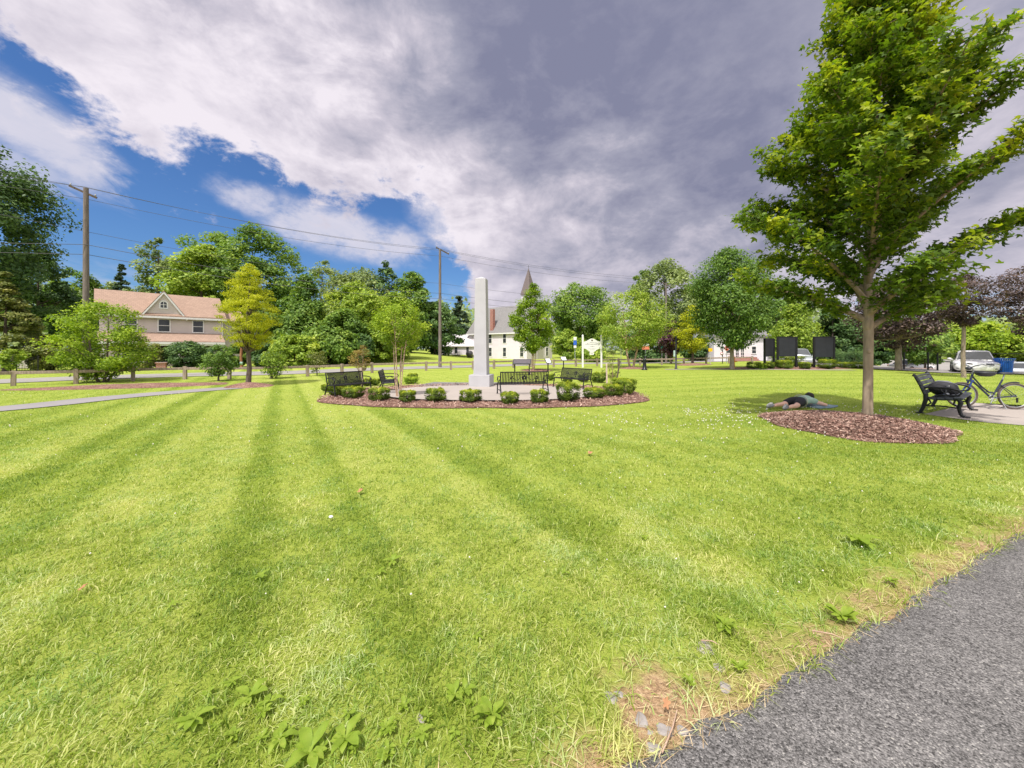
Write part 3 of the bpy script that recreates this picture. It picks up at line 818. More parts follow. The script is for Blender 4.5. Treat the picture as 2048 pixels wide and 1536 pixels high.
def leaves(r, P, N, size, shape='leaf', aspect=.55):
    """leaf faces at points P with normals N"""
    n = len(P)
    t = r.normal(0, 1, (n, 3)); t -= N * (t * N).sum(1)[:, None]; t /= np.linalg.norm(t, axis=1)[:, None] + 1e-9
    s = np.cross(N, t); L = (size * r.uniform(.6, 1.35, n))[:, None]
    if shape == 'maple':          # three pointed lobes
        rows = []
        for ang, k in ((0, 1.0), (.95, .8), (-.95, .8)):
            d = t * math.cos(ang) + s * math.sin(ang); e = -t * math.sin(ang) + s * math.cos(ang)
            rows += [P, P + d * L * .45 * k + e * L * .23 * k - N * L * .06, P + d * L * k - N * L * .16, P + d * L * .45 * k - e * L * .23 * k - N * L * .06]
        V = np.stack(rows, 1).reshape(-1, 3); b = np.arange(n)[:, None] * 12
        F = [np.concatenate([b + np.array([[4 * j, 4 * j + 1, 4 * j + 2, 4 * j + 3]]) for j in range(3)])]
        return V, F, 12
    a = aspect
    V = np.stack([P - t * L * .5, P + s * L * a * .5 - N * L * .10, P + t * L * .5, P - s * L * a * .5 - N * L * .10], 1).reshape(-1, 3)
    b = np.arange(n)[:, None] * 4
    return V, [np.concatenate([b + np.array([[0, 1, 2]]), b + np.array([[0, 2, 3]])])], 4

def crown_points(r, H, zb, Rad, prof, nc, rc, per, flat=.7, irr=.22, shell=.35, lean=(0, 0), seedphase=0.0):
    ph = r.uniform(0, 6.28, 6)
    t = r.uniform(0, 1, nc * 6); w = PROF[prof](t); t = t[r.uniform(0, 1, len(t)) < w / w.max()][:nc]
    while len(t) < nc: t = np.append(t, r.uniform(.1, .8))
    th = r.uniform(0, 2 * np.pi, nc)
    wob = 1 + irr * (np.sin(2 * th + ph[0] + 3 * t) * .5 + np.sin(3 * th + ph[1] - 5 * t) * .4 + np.sin(5 * th + ph[2] + 9 * t) * .35)
    rad = (Rad * PROF[prof](t) * wob)
    rho = np.maximum(rad - rc * .6, 0) * np.sqrt(r.uniform(shell, 1, nc))
    c = np.stack([rho * np.cos(th) + lean[0] * t, rho * np.sin(th) + lean[1] * t, zb + (H - zb) * t], -1)
    rcs = rc * r.uniform(.65, 1.3, nc) * (.55 + .45 * np.clip(rad / (Rad * .6), 0, 1))
    k = r.poisson(per, nc); idx = np.repeat(np.arange(nc), k)
    d = r.normal(0, 1, (len(idx), 3)); d /= np.linalg.norm(d, axis=1)[:, None]
    q = r.uniform(.15, 1, len(idx)) ** .5
    off = d * (rcs[idx] * q)[:, None]; off[:, 2] *= flat
    P = c[idx] + off
    return c, rcs, idx, d, P

def limb(mb, p0, p1, r0, r1, r, n=6, steps=4, sag=.12, up=.35):
    p0 = np.array(p0); p1 = np.array(p1); L = np.linalg.norm(p1 - p0)
    m = p0 * .45 + p1 * .55 + np.array([r.normal(0, .05), r.normal(0, .05), -sag]) * L
    pts = []
    for k in range(steps + 1):
        t = k / steps
        pts.append((1 - t) ** 2 * p0 + 2 * t * (1 - t) * m + t * t * p1)
    mb.tube(pts, [r0 + (r1 - r0) * (k / steps) for k in range(steps + 1)], n, cap=False)

def tree(name, label, cat, loc, H, zb, Rad, prof='round', leaf='mid', nc=60, per=120, size=.25, rc=None, bark=None, trunk_r=None, fork=None,
         flat=.7, irr=.22, shell=.35, lean=(0, 0), stems=1, shape='leaf', aspect=.6, group=None, seed=0, limbs=26, vb=0.0, rz=None, tilt=.6, stem_spread=.25, lo=0.0, topcol=.25):
    r = np.random.default_rng(seed + 101)
    root = thing(name, label, cat, loc, r.uniform(0, 6.28) if rz is None else rz, group)
    rc = rc or Rad * .3
    c, rcs, idx, d, P = crown_points(r, H, zb, Rad, prof, nc, rc, per, flat, irr, shell, lean)
    out = P - np.stack([lean[0] * .5 + 0 * P[:, 0], lean[1] * .5 + 0 * P[:, 0], np.full(len(P), zb + (H - zb) * .4)], -1)
    out /= np.linalg.norm(out, axis=1)[:, None] + 1e-9
    N = out * .45 + d * .35 + np.array([0, 0, tilt]) + r.normal(0, .5, P.shape); N /= np.linalg.norm(N, axis=1)[:, None]
    V, F, rep = leaves(r, P, N, size, shape, aspect)
    cv = r.normal(0, .13, nc)[idx]
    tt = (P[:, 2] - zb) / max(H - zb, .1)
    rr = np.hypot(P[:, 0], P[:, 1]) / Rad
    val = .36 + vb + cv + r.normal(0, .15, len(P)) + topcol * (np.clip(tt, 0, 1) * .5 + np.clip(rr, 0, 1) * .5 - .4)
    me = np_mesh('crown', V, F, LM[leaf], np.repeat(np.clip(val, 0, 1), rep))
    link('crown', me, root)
    # wood
    mb = MB(); tr = trunk_r or .022 * H + .03
    fork = fork if fork is not None else zb + (H - zb) * .1
    top = zb + (H - zb) * .8
    tips = []
    for s in range(stems):
        a = 2 * math.pi * s / max(stems, 1) + .5
        b0 = np.array([math.cos(a), math.sin(a), 0]) * (stem_spread * .35 if stems > 1 else 0)
        f = np.array([math.cos(a) * stem_spread * (1 if stems > 1 else 0) + r.normal(0, .02), math.sin(a) * stem_spread * (1 if stems > 1 else 0), fork])
        tp = np.array([lean[0] * .7 + math.cos(a) * (Rad * .3 if stems > 1 else .1), lean[1] * .7 + math.sin(a) * (Rad * .3 if stems > 1 else .1), top])
        k = tr / (stems ** .6)
        mid1 = f * .55 + tp * .45 + np.array([r.normal(0, .04), r.normal(0, .04), 0]) * H * .3
        pts = [b0 + (0, 0, -.06), b0 * .9 + f * .03 + (0, 0, .05), b0 * .5 + f * .5 + np.array([r.normal(0, .01), r.normal(0, .01), 0]) * H * .3, f, mid1, tp]
        mb.tube(pts, [k * 1.35, k * 1.1, k * .95, k * .85, k * .5, k * .12], 9 if trunk_r and trunk_r > .1 else 7, cap=False)
        tips.append((f, mid1, tp, k))
    order = r.permutation(nc)[:limbs]
    for j, i in enumerate(order):
        f, m1, tp, k = tips[j % stems]
        want = np.clip(c[i][2] - np.hypot(c[i][0], c[i][1]) * r.uniform(.5, 1.0), f[2], tp[2])
        t = (want - f[2]) / max(tp[2] - f[2], .01)
        p0 = (1 - t) ** 2 * f + 2 * t * (1 - t) * m1 + t * t * tp if t < 1 else tp
        rr0 = k * (.75 * (1 - t) + .12) * .55
        limb(mb, p0, c[i], rr0, max(.006, rr0 * .2), r, 5)
    mb.build('trunk', bark or BARK, root)
    return root

# ---- the tall maple on the right, nearest tree: leafed twigs along real branches
def maple():
    r = np.random.default_rng(42)
    base = (*TREE_C, gz(*TREE_C) + float(mound_z(*TREE_C)) - .02)
    root = thing('maple_tree', 'tall young maple standing in the large mulch circle on the right', 'tree', base, 0)
    mb = MB(); tw = MB(); tips = []; dirs = []
    fork = 2.1; Ht = 9.9
    lead = [np.array((0, 0, -.1)), np.array((.0, 0, .1)), np.array((.01, 0, 1.0)), np.array((.04, .02, 2.0)), np.array((.03, .02, 3.2)), np.array((.10, -.02, 4.8)), np.array((.16, .04, 6.4)), np.array((.3, .0, 8.2)), np.array((.36, .05, 9.6))]
    mb.tube(lead, [.105, .09, .082, .086, .072, .056, .042, .026, .008], 14, cap=False)
    mb.ball((.02, .01, 2.0), (.10, .10, .18), 12, 8)
    mb.ball((-.04, -.075, 1.42), (.035, .02, .05), 8, 6)
    def trunk_at(z):
        for a, b in zip(lead[:-1], lead[1:]):
            if a[2] <= z <= b[2]: return a + (b - a) * (z - a[2]) / (b[2] - a[2])
        return lead[-1]
    nb = 66
    for i in range(nb):
        t = (i / (nb - 1)) ** .92
        z0 = 1.9 + t * 7.35
        th = i * 2.399 + r.normal(0, .25)
        # reach of the crown at this height
        q = (z0 - 1.9) / 8.0
        reach = np.interp(z0, [1.75, 2.3, 3.0, 4.0, 5.0, 6.0, 7.5, 9.3], [1.85, 2.45, 2.6, 2.15, 1.5, 1.05, .85, .35]) * r.uniform(.72, 1.15)
        rise = reach * (.34 + .8 * min(q * 2.2, .5) + .35 * q) * r.uniform(.7, 1.25) + .1
        p0 = trunk_at(z0)
        p3 = p0 + np.array((math.cos(th) * reach, math.sin(th) * reach, rise))
        p1 = p0 + np.array((math.cos(th) * reach * .3, math.sin(th) * reach * .3, rise * .5))
        p2 = p0 + np.array((math.cos(th + r.normal(0, .15)) * reach * .7, math.sin(th + r.normal(0, .15)) * reach * .7, rise * .8))
        pts = []
        for k in range(9):
            u = k / 8
            pts.append((1 - u) ** 3 * p0 + 3 * u * (1 - u) ** 2 * p1 + 3 * u * u * (1 - u) * p2 + u ** 3 * p3)
        r0 = (.045 * (1 - q) + .012) * (1.25 if i < 4 else 1)
        mb.tube(pts, [r0 * (1 - .88 * k / 8) for k in range(9)], 6, cap=False)
        ntw = int(6 + reach * 7)
        for j in range(ntw):
            u = .12 + .88 * (j + r.uniform(0, 1)) / ntw
            f = u * 8; k = min(int(f), 7); pp = pts[k] + (pts[k + 1] - pts[k]) * (f - k)
            dv = (pts[k + 1] - pts[k]); dv /= np.linalg.norm(dv)
            sd_ = np.cross(dv, (0, 0, 1)); sd_ /= np.linalg.norm(sd_) + 1e-6
            s = 1 if j % 2 else -1
            tl = r.uniform(.35, .85) * (.5 + .5 * (1 - u * .5))
            tv = dv * .65 + sd_ * s * r.uniform(.3, 1.0) + np.array((0, 0, r.uniform(-.25, .5))); tv /= np.linalg.norm(tv)
            e = pp + tv * tl + np.array((0, 0, -.06 * tl))
            mb.tube([pp, (pp + e) / 2 + (0, 0, .03), e], [.008, .006, .003], 4, cap=False)
            tips.append((pp, e, q))
    mb.build('trunk', mat('bark_maple', (.34, .265, .19), .9, var=.4, scale=2.5, bump=.5, bscale=34, stretch=(5, 5, 1)), root)
    A = np.array([t[0] for t in tips]); B = np.array([t[1] for t in tips]); Q = np.array([t[2] for t in tips])
    n = len(A); per = 60
    idx = np.repeat(np.arange(n), per)
    u = r.uniform(.15, 1.08, len(idx))
    P = A[idx] + (B - A)[idx] * u[:, None] + r.normal(0, .085, (len(idx), 3))
    N = np.array([[0, 0, .9]]) + r.normal(0, .55, P.shape) + np.stack([P[:, 0], P[:, 1], 0 * u], -1) * .12
    N /= np.linalg.norm(N, axis=1)[:, None]
    V, F, rep = leaves(r, P, N, .10, 'maple')
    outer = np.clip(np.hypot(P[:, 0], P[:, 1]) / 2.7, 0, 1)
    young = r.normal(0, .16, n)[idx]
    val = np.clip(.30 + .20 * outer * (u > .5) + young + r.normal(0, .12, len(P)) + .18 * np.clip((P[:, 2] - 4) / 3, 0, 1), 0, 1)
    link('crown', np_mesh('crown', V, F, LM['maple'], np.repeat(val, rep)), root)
maple()

# ---- clipped boxwoods
def boxwood(label, px, top, bot, wpx, seed, group='clipped boxwoods round the plaza', flat=1.0, leaf='box', name='boxwood_shrub', cat='shrub', gap=0.07, loose=0.0):
    x, y, z = G(px, bot)
    s = FOC / y; h = (bot - top) / s * 1.02; w = wpx / s * .96
    r = np.random.default_rng(seed)
    root = thing(name, label, cat, (x, y, z + .03), r.uniform(0, 6), group)
    g = gap * h; n = int(3800 + 9000 * min(1.2, w * h))
    d = r.normal(0, 1, (n, 3)); d /= np.linalg.norm(d, axis=1)[:, None]
    # rounded box silhouette, flatter on top
    e = np.sign(d) * np.abs(d) ** .55; e /= np.maximum(1.0, (np.abs(e) ** 4).sum(1)[:, None] ** .25)
    ph = r.uniform(0, 6.28, 4)
    a = np.arctan2(d[:, 1], d[:, 0])
    lump = 1 + .10 * np.sin(3 * a + ph[0] + 2 * d[:, 2]) + .07 * np.sin(5 * a + ph[1]) + .05 * np.sin(7 * d[:, 2] + ph[2])
    q = 1 - np.abs(r.normal(0, .13 + loose, n)) + np.maximum(r.normal(0, .05 + loose * .5, n), 0)
    P = e * (lump * q)[:, None] * np.array([w / 2, w / 2, (h - g) / 2])
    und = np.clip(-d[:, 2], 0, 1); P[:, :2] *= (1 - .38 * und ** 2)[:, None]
    P[:, 2] += g + (h - g) / 2
    N = d * .8 + np.array([0, 0, .45]) + r.normal(0, .45, P.shape); N /= np.linalg.norm(N, axis=1)[:, None]
    V, F, rep = leaves(r, P, N, .037 * (1 + loose), 'leaf', .7)
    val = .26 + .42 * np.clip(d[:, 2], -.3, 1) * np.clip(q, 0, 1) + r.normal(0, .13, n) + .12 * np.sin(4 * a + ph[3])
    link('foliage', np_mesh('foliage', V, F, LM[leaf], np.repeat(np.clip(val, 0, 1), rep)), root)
    mb = MB()
    for k in range(6):
        b = r.uniform(0, 6.28); o = r.uniform(.05, .28) * w
        mb.tube([(0.02 * math.cos(b), .02 * math.sin(b), -.06), (o * .4 * math.cos(b), o * .4 * math.sin(b), g * .8), (o * math.cos(b), o * math.sin(b), g + (h - g) * .6)], [.016, .012, .005], 5)
    mb.build('stem', BARKD, root)
    return root
BW = [('leftmost clipped boxwood of the mulch ring, in front of the bench', 657, 770, 784, 22), ('boxwood second from the left in the front row of the ring', 676, 773, 793, 28), ('low boxwood right before the left rear bench', 698, 761, 777, 42),
      ('wide flat topped boxwood third from the left in the front row', 705.5, 776, 798, 37), ('small boxwood between the two left benches', 734.5, 759, 772, 17), ('top heavy boxwood below the side-on bench', 759, 777, 803, 36),
      ('brownish boxwood at the foot of the multi-stemmed sapling', 814, 783, 806, 32), ('round boxwood in the front row left of the obelisk', 872, 779, 805, 35), ('flat topped boxwood in front of the obelisk base', 940, 781, 806, 38),
      ('small boxwood hidden behind the side-on bench', 751, 759, 771, 15), ('low dark boxwood on the back edge of the ring', 825, 748, 759, 19), ('lopsided boxwood under the left end of the front bench', 1019.5, 786, 809, 32),
      ('round boxwood under the right end of the front bench', 1077.6, 781, 808, 34), ('biggest boxwood of the ring, tall and bright topped', 1135, 767, 804, 42), ('low wide boxwood right of the biggest one', 1188, 778, 798, 38),
      ('boxwood second from the right in the front row', 1225.6, 770, 794, 35), ('rightmost boxwood of the ring, large and dark sided', 1250, 759, 789, 42), ('boxwood on the back right edge beside the staked sapling', 1197.5, 746, 765, 29),
      ('small boxwood just right of the far right bench', 1167.6, 751, 764, 20), ('small boxwood just left of the far right bench', 1101, 749, 761, 14), ('boxwood glimpsed under the far right bench', 1136, 755, 766, 18)]
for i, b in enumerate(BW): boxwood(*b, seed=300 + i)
boxwood('low yellow green shrub on the back edge of the ring', 822, 755, 767, 26, 340, None, leaf='lime', name='low_shrub', loose=.25)
boxwood('yellow green shrub at the foot of the staked sapling', 1240, 757, 774, 26, 341, None, leaf='lime', name='low_shrub', loose=.1)
SG = 'clipped boxwoods under the dark sign boards'
for i, b in enumerate([('clipped boxwood left of the narrow sign board', 1507, 725, 738, 25), ('small clipped boxwood at the narrow sign board', 1540, 725.5, 738, 19), ('clipped boxwood below the middle sign board', 1567, 721, 738, 26),
                       ('small clipped boxwood between middle and right sign boards', 1610, 725, 738.5, 19), ('tall clipped boxwood below the right sign board', 1653, 720, 738, 27), ('low clipped boxwood right of the sign boards', 1691, 725, 737, 27), ('far low clipped boxwood beside the maple trunk', 1716, 725, 737, 24)]):
    boxwood(*b, seed=360 + i, group=SG, gap=.08)
boxwood('bright yellow green bush behind the sign boards', 1557, 706, 733, 22, 380, None, leaf='lime', name='bush', loose=.15)
boxwood('mottled hedge bush behind the middle sign board', 1589, 713, 734, 30, 381, None, leaf='box', name='bush', loose=.1)
boxwood('pale flowering shrub between two boxwoods', 1524, 728, 738.5, 14, 382, None, leaf='lime', name='low_shrub', loose=.3)
boxwood('dark rounded yew bush behind the boxwoods', 1552, 722, 735, 16, 383, None, leaf='dark', name='bush', loose=.05)
boxwood('wide dark hedge left of the maple trunk', 1702, 703, 732, 62, 384, None, leaf='dark', name='hedge', gap=.0)
boxwood('tall grass tuft between middle and right sign boards', 1579, 729, 738, 11, 385, None, leaf='light', name='low_shrub', loose=.3)

# ---- planted trees of the park
S = lambda px, py: G(px, py)
def T(name, label, px, py, top, base, wpx, **kw):
    """trunk foot at a pixel, crown top, crown underside and crown width measured in pixels"""
    x, y, z = G(px, py); s = FOC / y
    H = zof(top, y) - z; zb = zof(base, y) - z
    zz = z + float(mound_z(x, y)) * .9
    k = math.cos(math.atan2(abs(x), y)) ** .6
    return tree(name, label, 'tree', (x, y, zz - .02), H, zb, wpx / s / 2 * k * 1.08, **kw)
T('golden_tree', 'golden yellow tree with a slim dark trunk on the left lawn', 497, 771, 528, 706, 128, prof='egg', leaf='gold', nc=190, per=125, size=.085, rc=.34, bark=BARKD, trunk_r=.115, irr=.14, shell=.2, seed=1, limbs=40, fork=1.6, flat=.42, tilt=.4, aspect=.35)
T('golden_tree', 'smaller golden yellow tree beyond the drinking fountain', 1385, 729, 612, 706, 74, prof='egg', leaf='gold', nc=90, per=120, size=.16, rc=.75, bark=BARKD, trunk_r=.14, irr=.2, seed=2, flat=.5)
T('river_birch', 'light green birch with two pale leaning trunks', 1263, 736, 570, 700, 138, prof='egg', leaf='light', nc=130, per=130, size=.17, rc=.85, bark=BARKP, trunk_r=.15, stems=2, stem_spread=.5, irr=.22, seed=3, fork=1.7, vb=.12)
T('round_maple_tree', 'dense round dark green maple left of the sign boards', 1464, 739, 502, 692, 178, prof='round', leaf='mid', nc=210, per=150, size=.19, rc=.95, trunk_r=.17, irr=.16, seed=4, fork=1.5, vb=-.08, shell=.25)
T('pear_tree', 'narrow green tree standing before the white church', 1067, 742, 570, 704, 84, prof='egg', leaf='lime', nc=120, per=150, size=.15, rc=.55, trunk_r=.07, stems=3, stem_spread=.25, irr=.3, seed=5, bark=BARKP, vb=-.16)
T('bush_tree', 'wide lime green multi-stemmed tree in the left mulch bed', 205, 764, 606, 752, 205, prof='round', leaf='lime', nc=150, per=120, size=.12, rc=.62, trunk_r=.16, stems=5, stem_spread=.55, irr=.3, seed=6, bark=BARKD, fork=.7, flat=.5, vb=-.08, limbs=40)
T('dogwood_shrub', 'small green dogwood with dark leaves at the end of the mulch bed', 437, 762, 690, 752, 66, prof='round', leaf='mid', nc=40, per=75, size=.11, rc=.38, trunk_r=.05, irr=.25, seed=7, fork=.35, bark=BARKD)
T('dogwood_shrub', 'young spreading shrub right of the golden tree', 548, 757, 698, 750, 58, prof='round', leaf='light', nc=30, per=55, size=.12, rc=.4, trunk_r=.04, stems=2, irr=.3, seed=8, fork=.5, bark=BARKD, vb=-.1)
T('dogwood_shrub', 'smallest thin young shrub before the rail fence', 634, 751, 698, 742, 44, prof='round', leaf='olive', nc=20, per=45, size=.13, rc=.36, trunk_r=.035, irr=.3, seed=9, fork=.6, bark=BARKD)
T('crape_myrtle', 'multi-stemmed crape myrtle with a lime crown at the plaza edge', 797, 797, 604, 690, 92, prof='round', leaf='lime', nc=70, per=85, size=.07, rc=.26, trunk_r=.045, stems=4, stem_spread=.22, irr=.35, seed=10, bark=BARKP, fork=1.7, vb=-.05)
T('crape_myrtle', 'small rust tinged crape myrtle behind the left rear bench', 722, 772, 692, 742, 50, prof='round', leaf='rust', nc=26, per=60, size=.06, rc=.2, trunk_r=.04, stems=3, stem_spread=.12, irr=.3, seed=11, bark=BARKP, fork=.75)
T('crape_myrtle', 'thin sparse sapling tied between two stakes on the right of the plaza', 1223, 770, 694, 762, 38, prof='egg', leaf='olive', nc=22, per=46, size=.06, rc=.2, trunk_r=.03, stems=3, stem_spread=.1, irr=.35, seed=12, bark=BARKP, fork=.5)
T('plum_tree', 'purple leaved plum tree beyond the fence behind the birch', 1342, 728, 642, 708, 52, prof='egg', leaf='plum', nc=50, per=75, size=.25, rc=.8, trunk_r=.12, irr=.25, seed=13, bark=BARKD)
T('lime_maple_tree', 'yellow green maple behind the sign boards', 1592, 729, 588, 700, 112, prof='pyr', leaf='light', nc=90, per=90, size=.24, rc=1.0, trunk_r=.15, irr=.22, seed=14, vb=.06)
T('bronze_plum_tree', 'bronze leaved tree with a stout trunk right of the tall maple', 1797, 741, 556, 690, 190, prof='round', leaf='bronze', nc=110, per=95, size=.2, rc=.85, trunk_r=.2, irr=.3, seed=15, bark=BARK, flat=.55)
T('bronze_plum_tree', 'slim bronze leaved tree behind the cast iron bench', 1927, 755, 548, 650, 150, prof='vase', leaf='bronze', nc=80, per=80, size=.13, rc=.5, trunk_r=.10, irr=.35, seed=16, bark=BARK, fork=2.6, flat=.55)
T('bronze_plum_tree', 'bronze leaved tree cut off by the right edge of the photo', 2075, 752, 525, 668, 190, prof='round', leaf='bronze', nc=90, per=90, size=.14, rc=.6, trunk_r=.15, irr=.28, seed=17, bark=BARK, flat=.55)

# ---- background trees: (name, label, centre px, distance, top px, underside px, width px, profile, leaf, leaves)
BG = [
 ('oak_tree', 'huge dark oak at the left edge of the photo', -40, 36, 285, 600, 330, 'round', 'dark', 190, 110, .32, .3),
 ('oak_tree', 'lower dark oak between the huge oak and the utility pole', 75, 44, 500, 690, 170, 'round', 'dark', 90, 90, .34, .25),
 ('spruce_tree', 'drooping green spruce at the left edge', 10, 30, 545, 715, 170, 'cone', 'olive', 110, 100, .22, .2),
 ('hill_tree', 'mid green tree right behind the left utility pole', 150, 60, 540, 700, 130, 'round', 'mid', 70, 80, .5, .25),
 ('hill_tree', 'hazy far tree seen between pole and house roof', 205, 110, 560, 690, 110, 'round', 'far', 50, 70, .9, .25),
 ('fir_tree', 'dark fir above the left end of the house roof', 243, 75, 524, 640, 66, 'cone', 'blue', 70, 75, .5, .2),
 ('ash_tree', 'airy light green ash above the house gable', 318, 62, 474, 640, 130, 'egg', 'far', 60, 60, .5, .35),
 ('ash_tree', 'yellow green tree behind the right half of the house', 405, 58, 492, 680, 150, 'round', 'light', 90, 85, .48, .25),
 ('oak_tree', 'tall dark green oak behind the golden tree', 505, 66, 456, 660, 190, 'round', 'mid', 130, 95, .52, .28),
 ('oak_tree', 'dark oak crown right above the house roof', 420, 74, 462, 640, 150, 'round', 'mid', 80, 90, .55, .28),
 ('tulip_tree', 'pointed mid green tree right of the golden tree', 612, 46, 548, 715, 118, 'pyr', 'mid', 120, 85, .34, .2),
 ('walnut_tree', 'sparse tree top rising above the thicket', 645, 82, 520, 660, 90, 'vase', 'far', 40, 45, .55, .35),
 ('hill_tree', 'broad grey green tree on the hill behind the thicket', 720, 76, 540, 690, 150, 'round', 'far', 90, 85, .6, .25),
 ('locust_tree', 'light green tree in the middle of the thicket', 715, 48, 570, 718, 130, 'round', 'light', 110, 85, .34, .25),
 ('walnut_tree', 'dark thin topped tree behind the central pole', 772, 74, 516, 680, 80, 'egg', 'dark', 60, 60, .5, .35),
 ('hill_tree', 'green tree just left of the central utility pole', 820, 70, 534, 706, 100, 'egg', 'mid', 80, 80, .5, .3),
 ('hill_tree', 'dark shaded tree at the back of the sloping meadow', 870, 72, 606, 714, 90, 'round', 'dark', 70, 80, .5, .25),
 ('fir_tree', 'dark blue green fir left of the obelisk', 918, 88, 583, 706, 72, 'cone', 'blue', 90, 80, .55, .18),
 ('locust_tree', 'yellow green tree at the right of the thicket', 790, 52, 585, 715, 100, 'round', 'light', 90, 80, .34, .25),
 ('locust_tree', 'mid green tree filling the thicket behind the golden tree', 575, 54, 590, 720, 90, 'egg', 'mid', 80, 80, .36, .25),
 ('locust_tree', 'bright green low tree at the foot of the thicket', 690, 43, 620, 725, 90, 'round', 'mid', 80, 80, .32, .25),
 ('thicket_bush', 'big leafed bright bush at the front of the thicket', 655, 40, 655, 738, 110, 'round', 'mid', 80, 75, .34, .25),
 ('thicket_bush', 'yellowish bush at the left end of the thicket', 590, 37, 672, 738, 84, 'round', 'light', 50, 65, .3, .25),
 ('thicket_bush', 'green bush at the right end of the thicket', 765, 46, 650, 728, 80, 'round', 'light', 60, 70, .36, .25),
 ('thicket_bush', 'shaded bush behind the small rust crape myrtle', 708, 42, 668, 734, 70, 'round', 'dark', 60, 70, .33, .25),
 ('thicket_bush', 'dark bush left of the orange marked stump', 470, 38, 690, 742, 50, 'round', 'mid', 40, 60, .28, .25),
 ('thicket_bush', 'dark bush filling the gap below the golden tree', 530, 39, 685, 741, 70, 'round', 'dark', 50, 65, .3, .25),
 ('rhododendron', 'dark rounded rhododendron before the house porch', 372, 35, 684, 738, 92, 'round', 'dark', 90, 80, .17, .12),
 ('rhododendron', 'olive flowering shrub at the left porch corner', 298, 33, 680, 740, 60, 'round', 'olive', 50, 75, .16, .15),
 ('rhododendron', 'low dark shrub right of the porch rhododendron', 425, 36, 694, 740, 50, 'round', 'dark', 40, 70, .16, .15),
 ('lilac_bush', 'greyish olive bush by the iron fence on the far left', 92, 31, 672, 738, 100, 'round', 'olive', 70, 80, .2, .2),
 ('lilac_bush', 'lime green sapling in front of the pale wall on the far left', 22, 27, 698, 738, 60, 'vase', 'light', 24, 45, .16, .35),
 ('linden_tree', 'large dark round tree right of the church', 1160, 84, 566, 700, 140, 'round', 'mid', 150, 95, .52, .2),
 ('church_bush', 'light green bush right of the church wall', 1135, 62, 660, 722, 70, 'round', 'light', 50, 75, .36, .25),
 ('church_bush', 'low rounded bush behind the white notice board', 1180, 55, 690, 727, 70, 'round', 'light', 40, 65, .33, .2),
 ('poplar_tree', 'tall airy tree behind the birch', 1330, 64, 526, 690, 150, 'vase', 'far', 90, 75, .45, .35),
 ('poplar_tree', 'left half of the airy tree pair behind the birch', 1288, 70, 534, 640, 50, 'round', 'mid', 30, 70, .5, .3),
 ('hill_tree', 'tree filling the sky gap left of the round maple', 1400, 66, 560, 705, 100, 'round', 'mid', 70, 85, .5, .25),
 ('hill_tree', 'dark hedge tree behind the street signs', 1300, 52, 660, 728, 110, 'round', 'dark', 60, 75, .4, .2),
 ('hill_tree', 'dark trees in shade behind the yellow sign', 1405, 54, 672, 728, 90, 'round', 'dark', 50, 75, .4, .2),
 ('parking_tree', 'bluish green tree between the round maple and the tall maple', 1560, 60, 560, 700, 110, 'round', 'mid', 80, 80, .5, .28),
 ('parking_tree', 'dark green tree behind the right sign board', 1665, 40, 590, 728, 110, 'pyr', 'dark', 100, 85, .3, .22),
 ('parking_tree', 'dark pine behind the trunk of the tall maple', 1735, 42, 570, 732, 120, 'cone', 'dark', 110, 85, .3, .2),
 ('parking_tree', 'low spreading green tree before the parked white sedan', 1850, 40, 650, 722, 130, 'round', 'mid', 70, 75, .3, .28),
 ('parking_tree', 'bright lime tree row far behind the parked cars', 1960, 70, 648, 720, 150, 'round', 'lime', 80, 80, .5, .22),
 ('parking_tree', 'bright green tree far at the right edge', 2070, 66, 640, 722, 150, 'round', 'light', 80, 80, .5, .22),
 ('parking_tree', 'far green tree between the bronze trees', 1880, 74, 640, 720, 110, 'round', 'light', 60, 75, .5, .25),
 ('parking_tree', 'far dark tree left of the bronze tree row', 1770, 66, 620, 720, 120, 'round', 'mid', 80, 80, .5, .25),
]
for i, (nm, lb, px, Y, top, und, w, prof, leaf, nc, per, size, irr) in enumerate(BG):
    per = int(per * 1.6); w = w * (1.2 if 560 < px < 880 else 1.06); nc = int(nc * (1.25 if 560 < px < 880 else 1))
    x, y, z = at(px, Y); s = FOC / Y
    H = zof(top, Y) - z; zb = max(.1, zof(und, Y) - z)
    k = math.cos(math.atan2(abs(x), y)) ** .6
    Rd = w / s / 2 * k
    fl = .45 if prof == 'cone' else .7
    tree(nm, lb, 'bush' if ('bush' in nm or 'rhodo' in nm) else 'tree', (x, y, z - .05), H, zb, Rd, prof, leaf, nc, per, size, rc=max(.35, Rd * (.26 if prof != 'cone' else .22)), irr=irr, seed=500 + i, limbs=10, bark=BARKD, flat=fl, topcol=.3, vb=.06, trunk_r=max(.05, min(.4, .02 * H)))

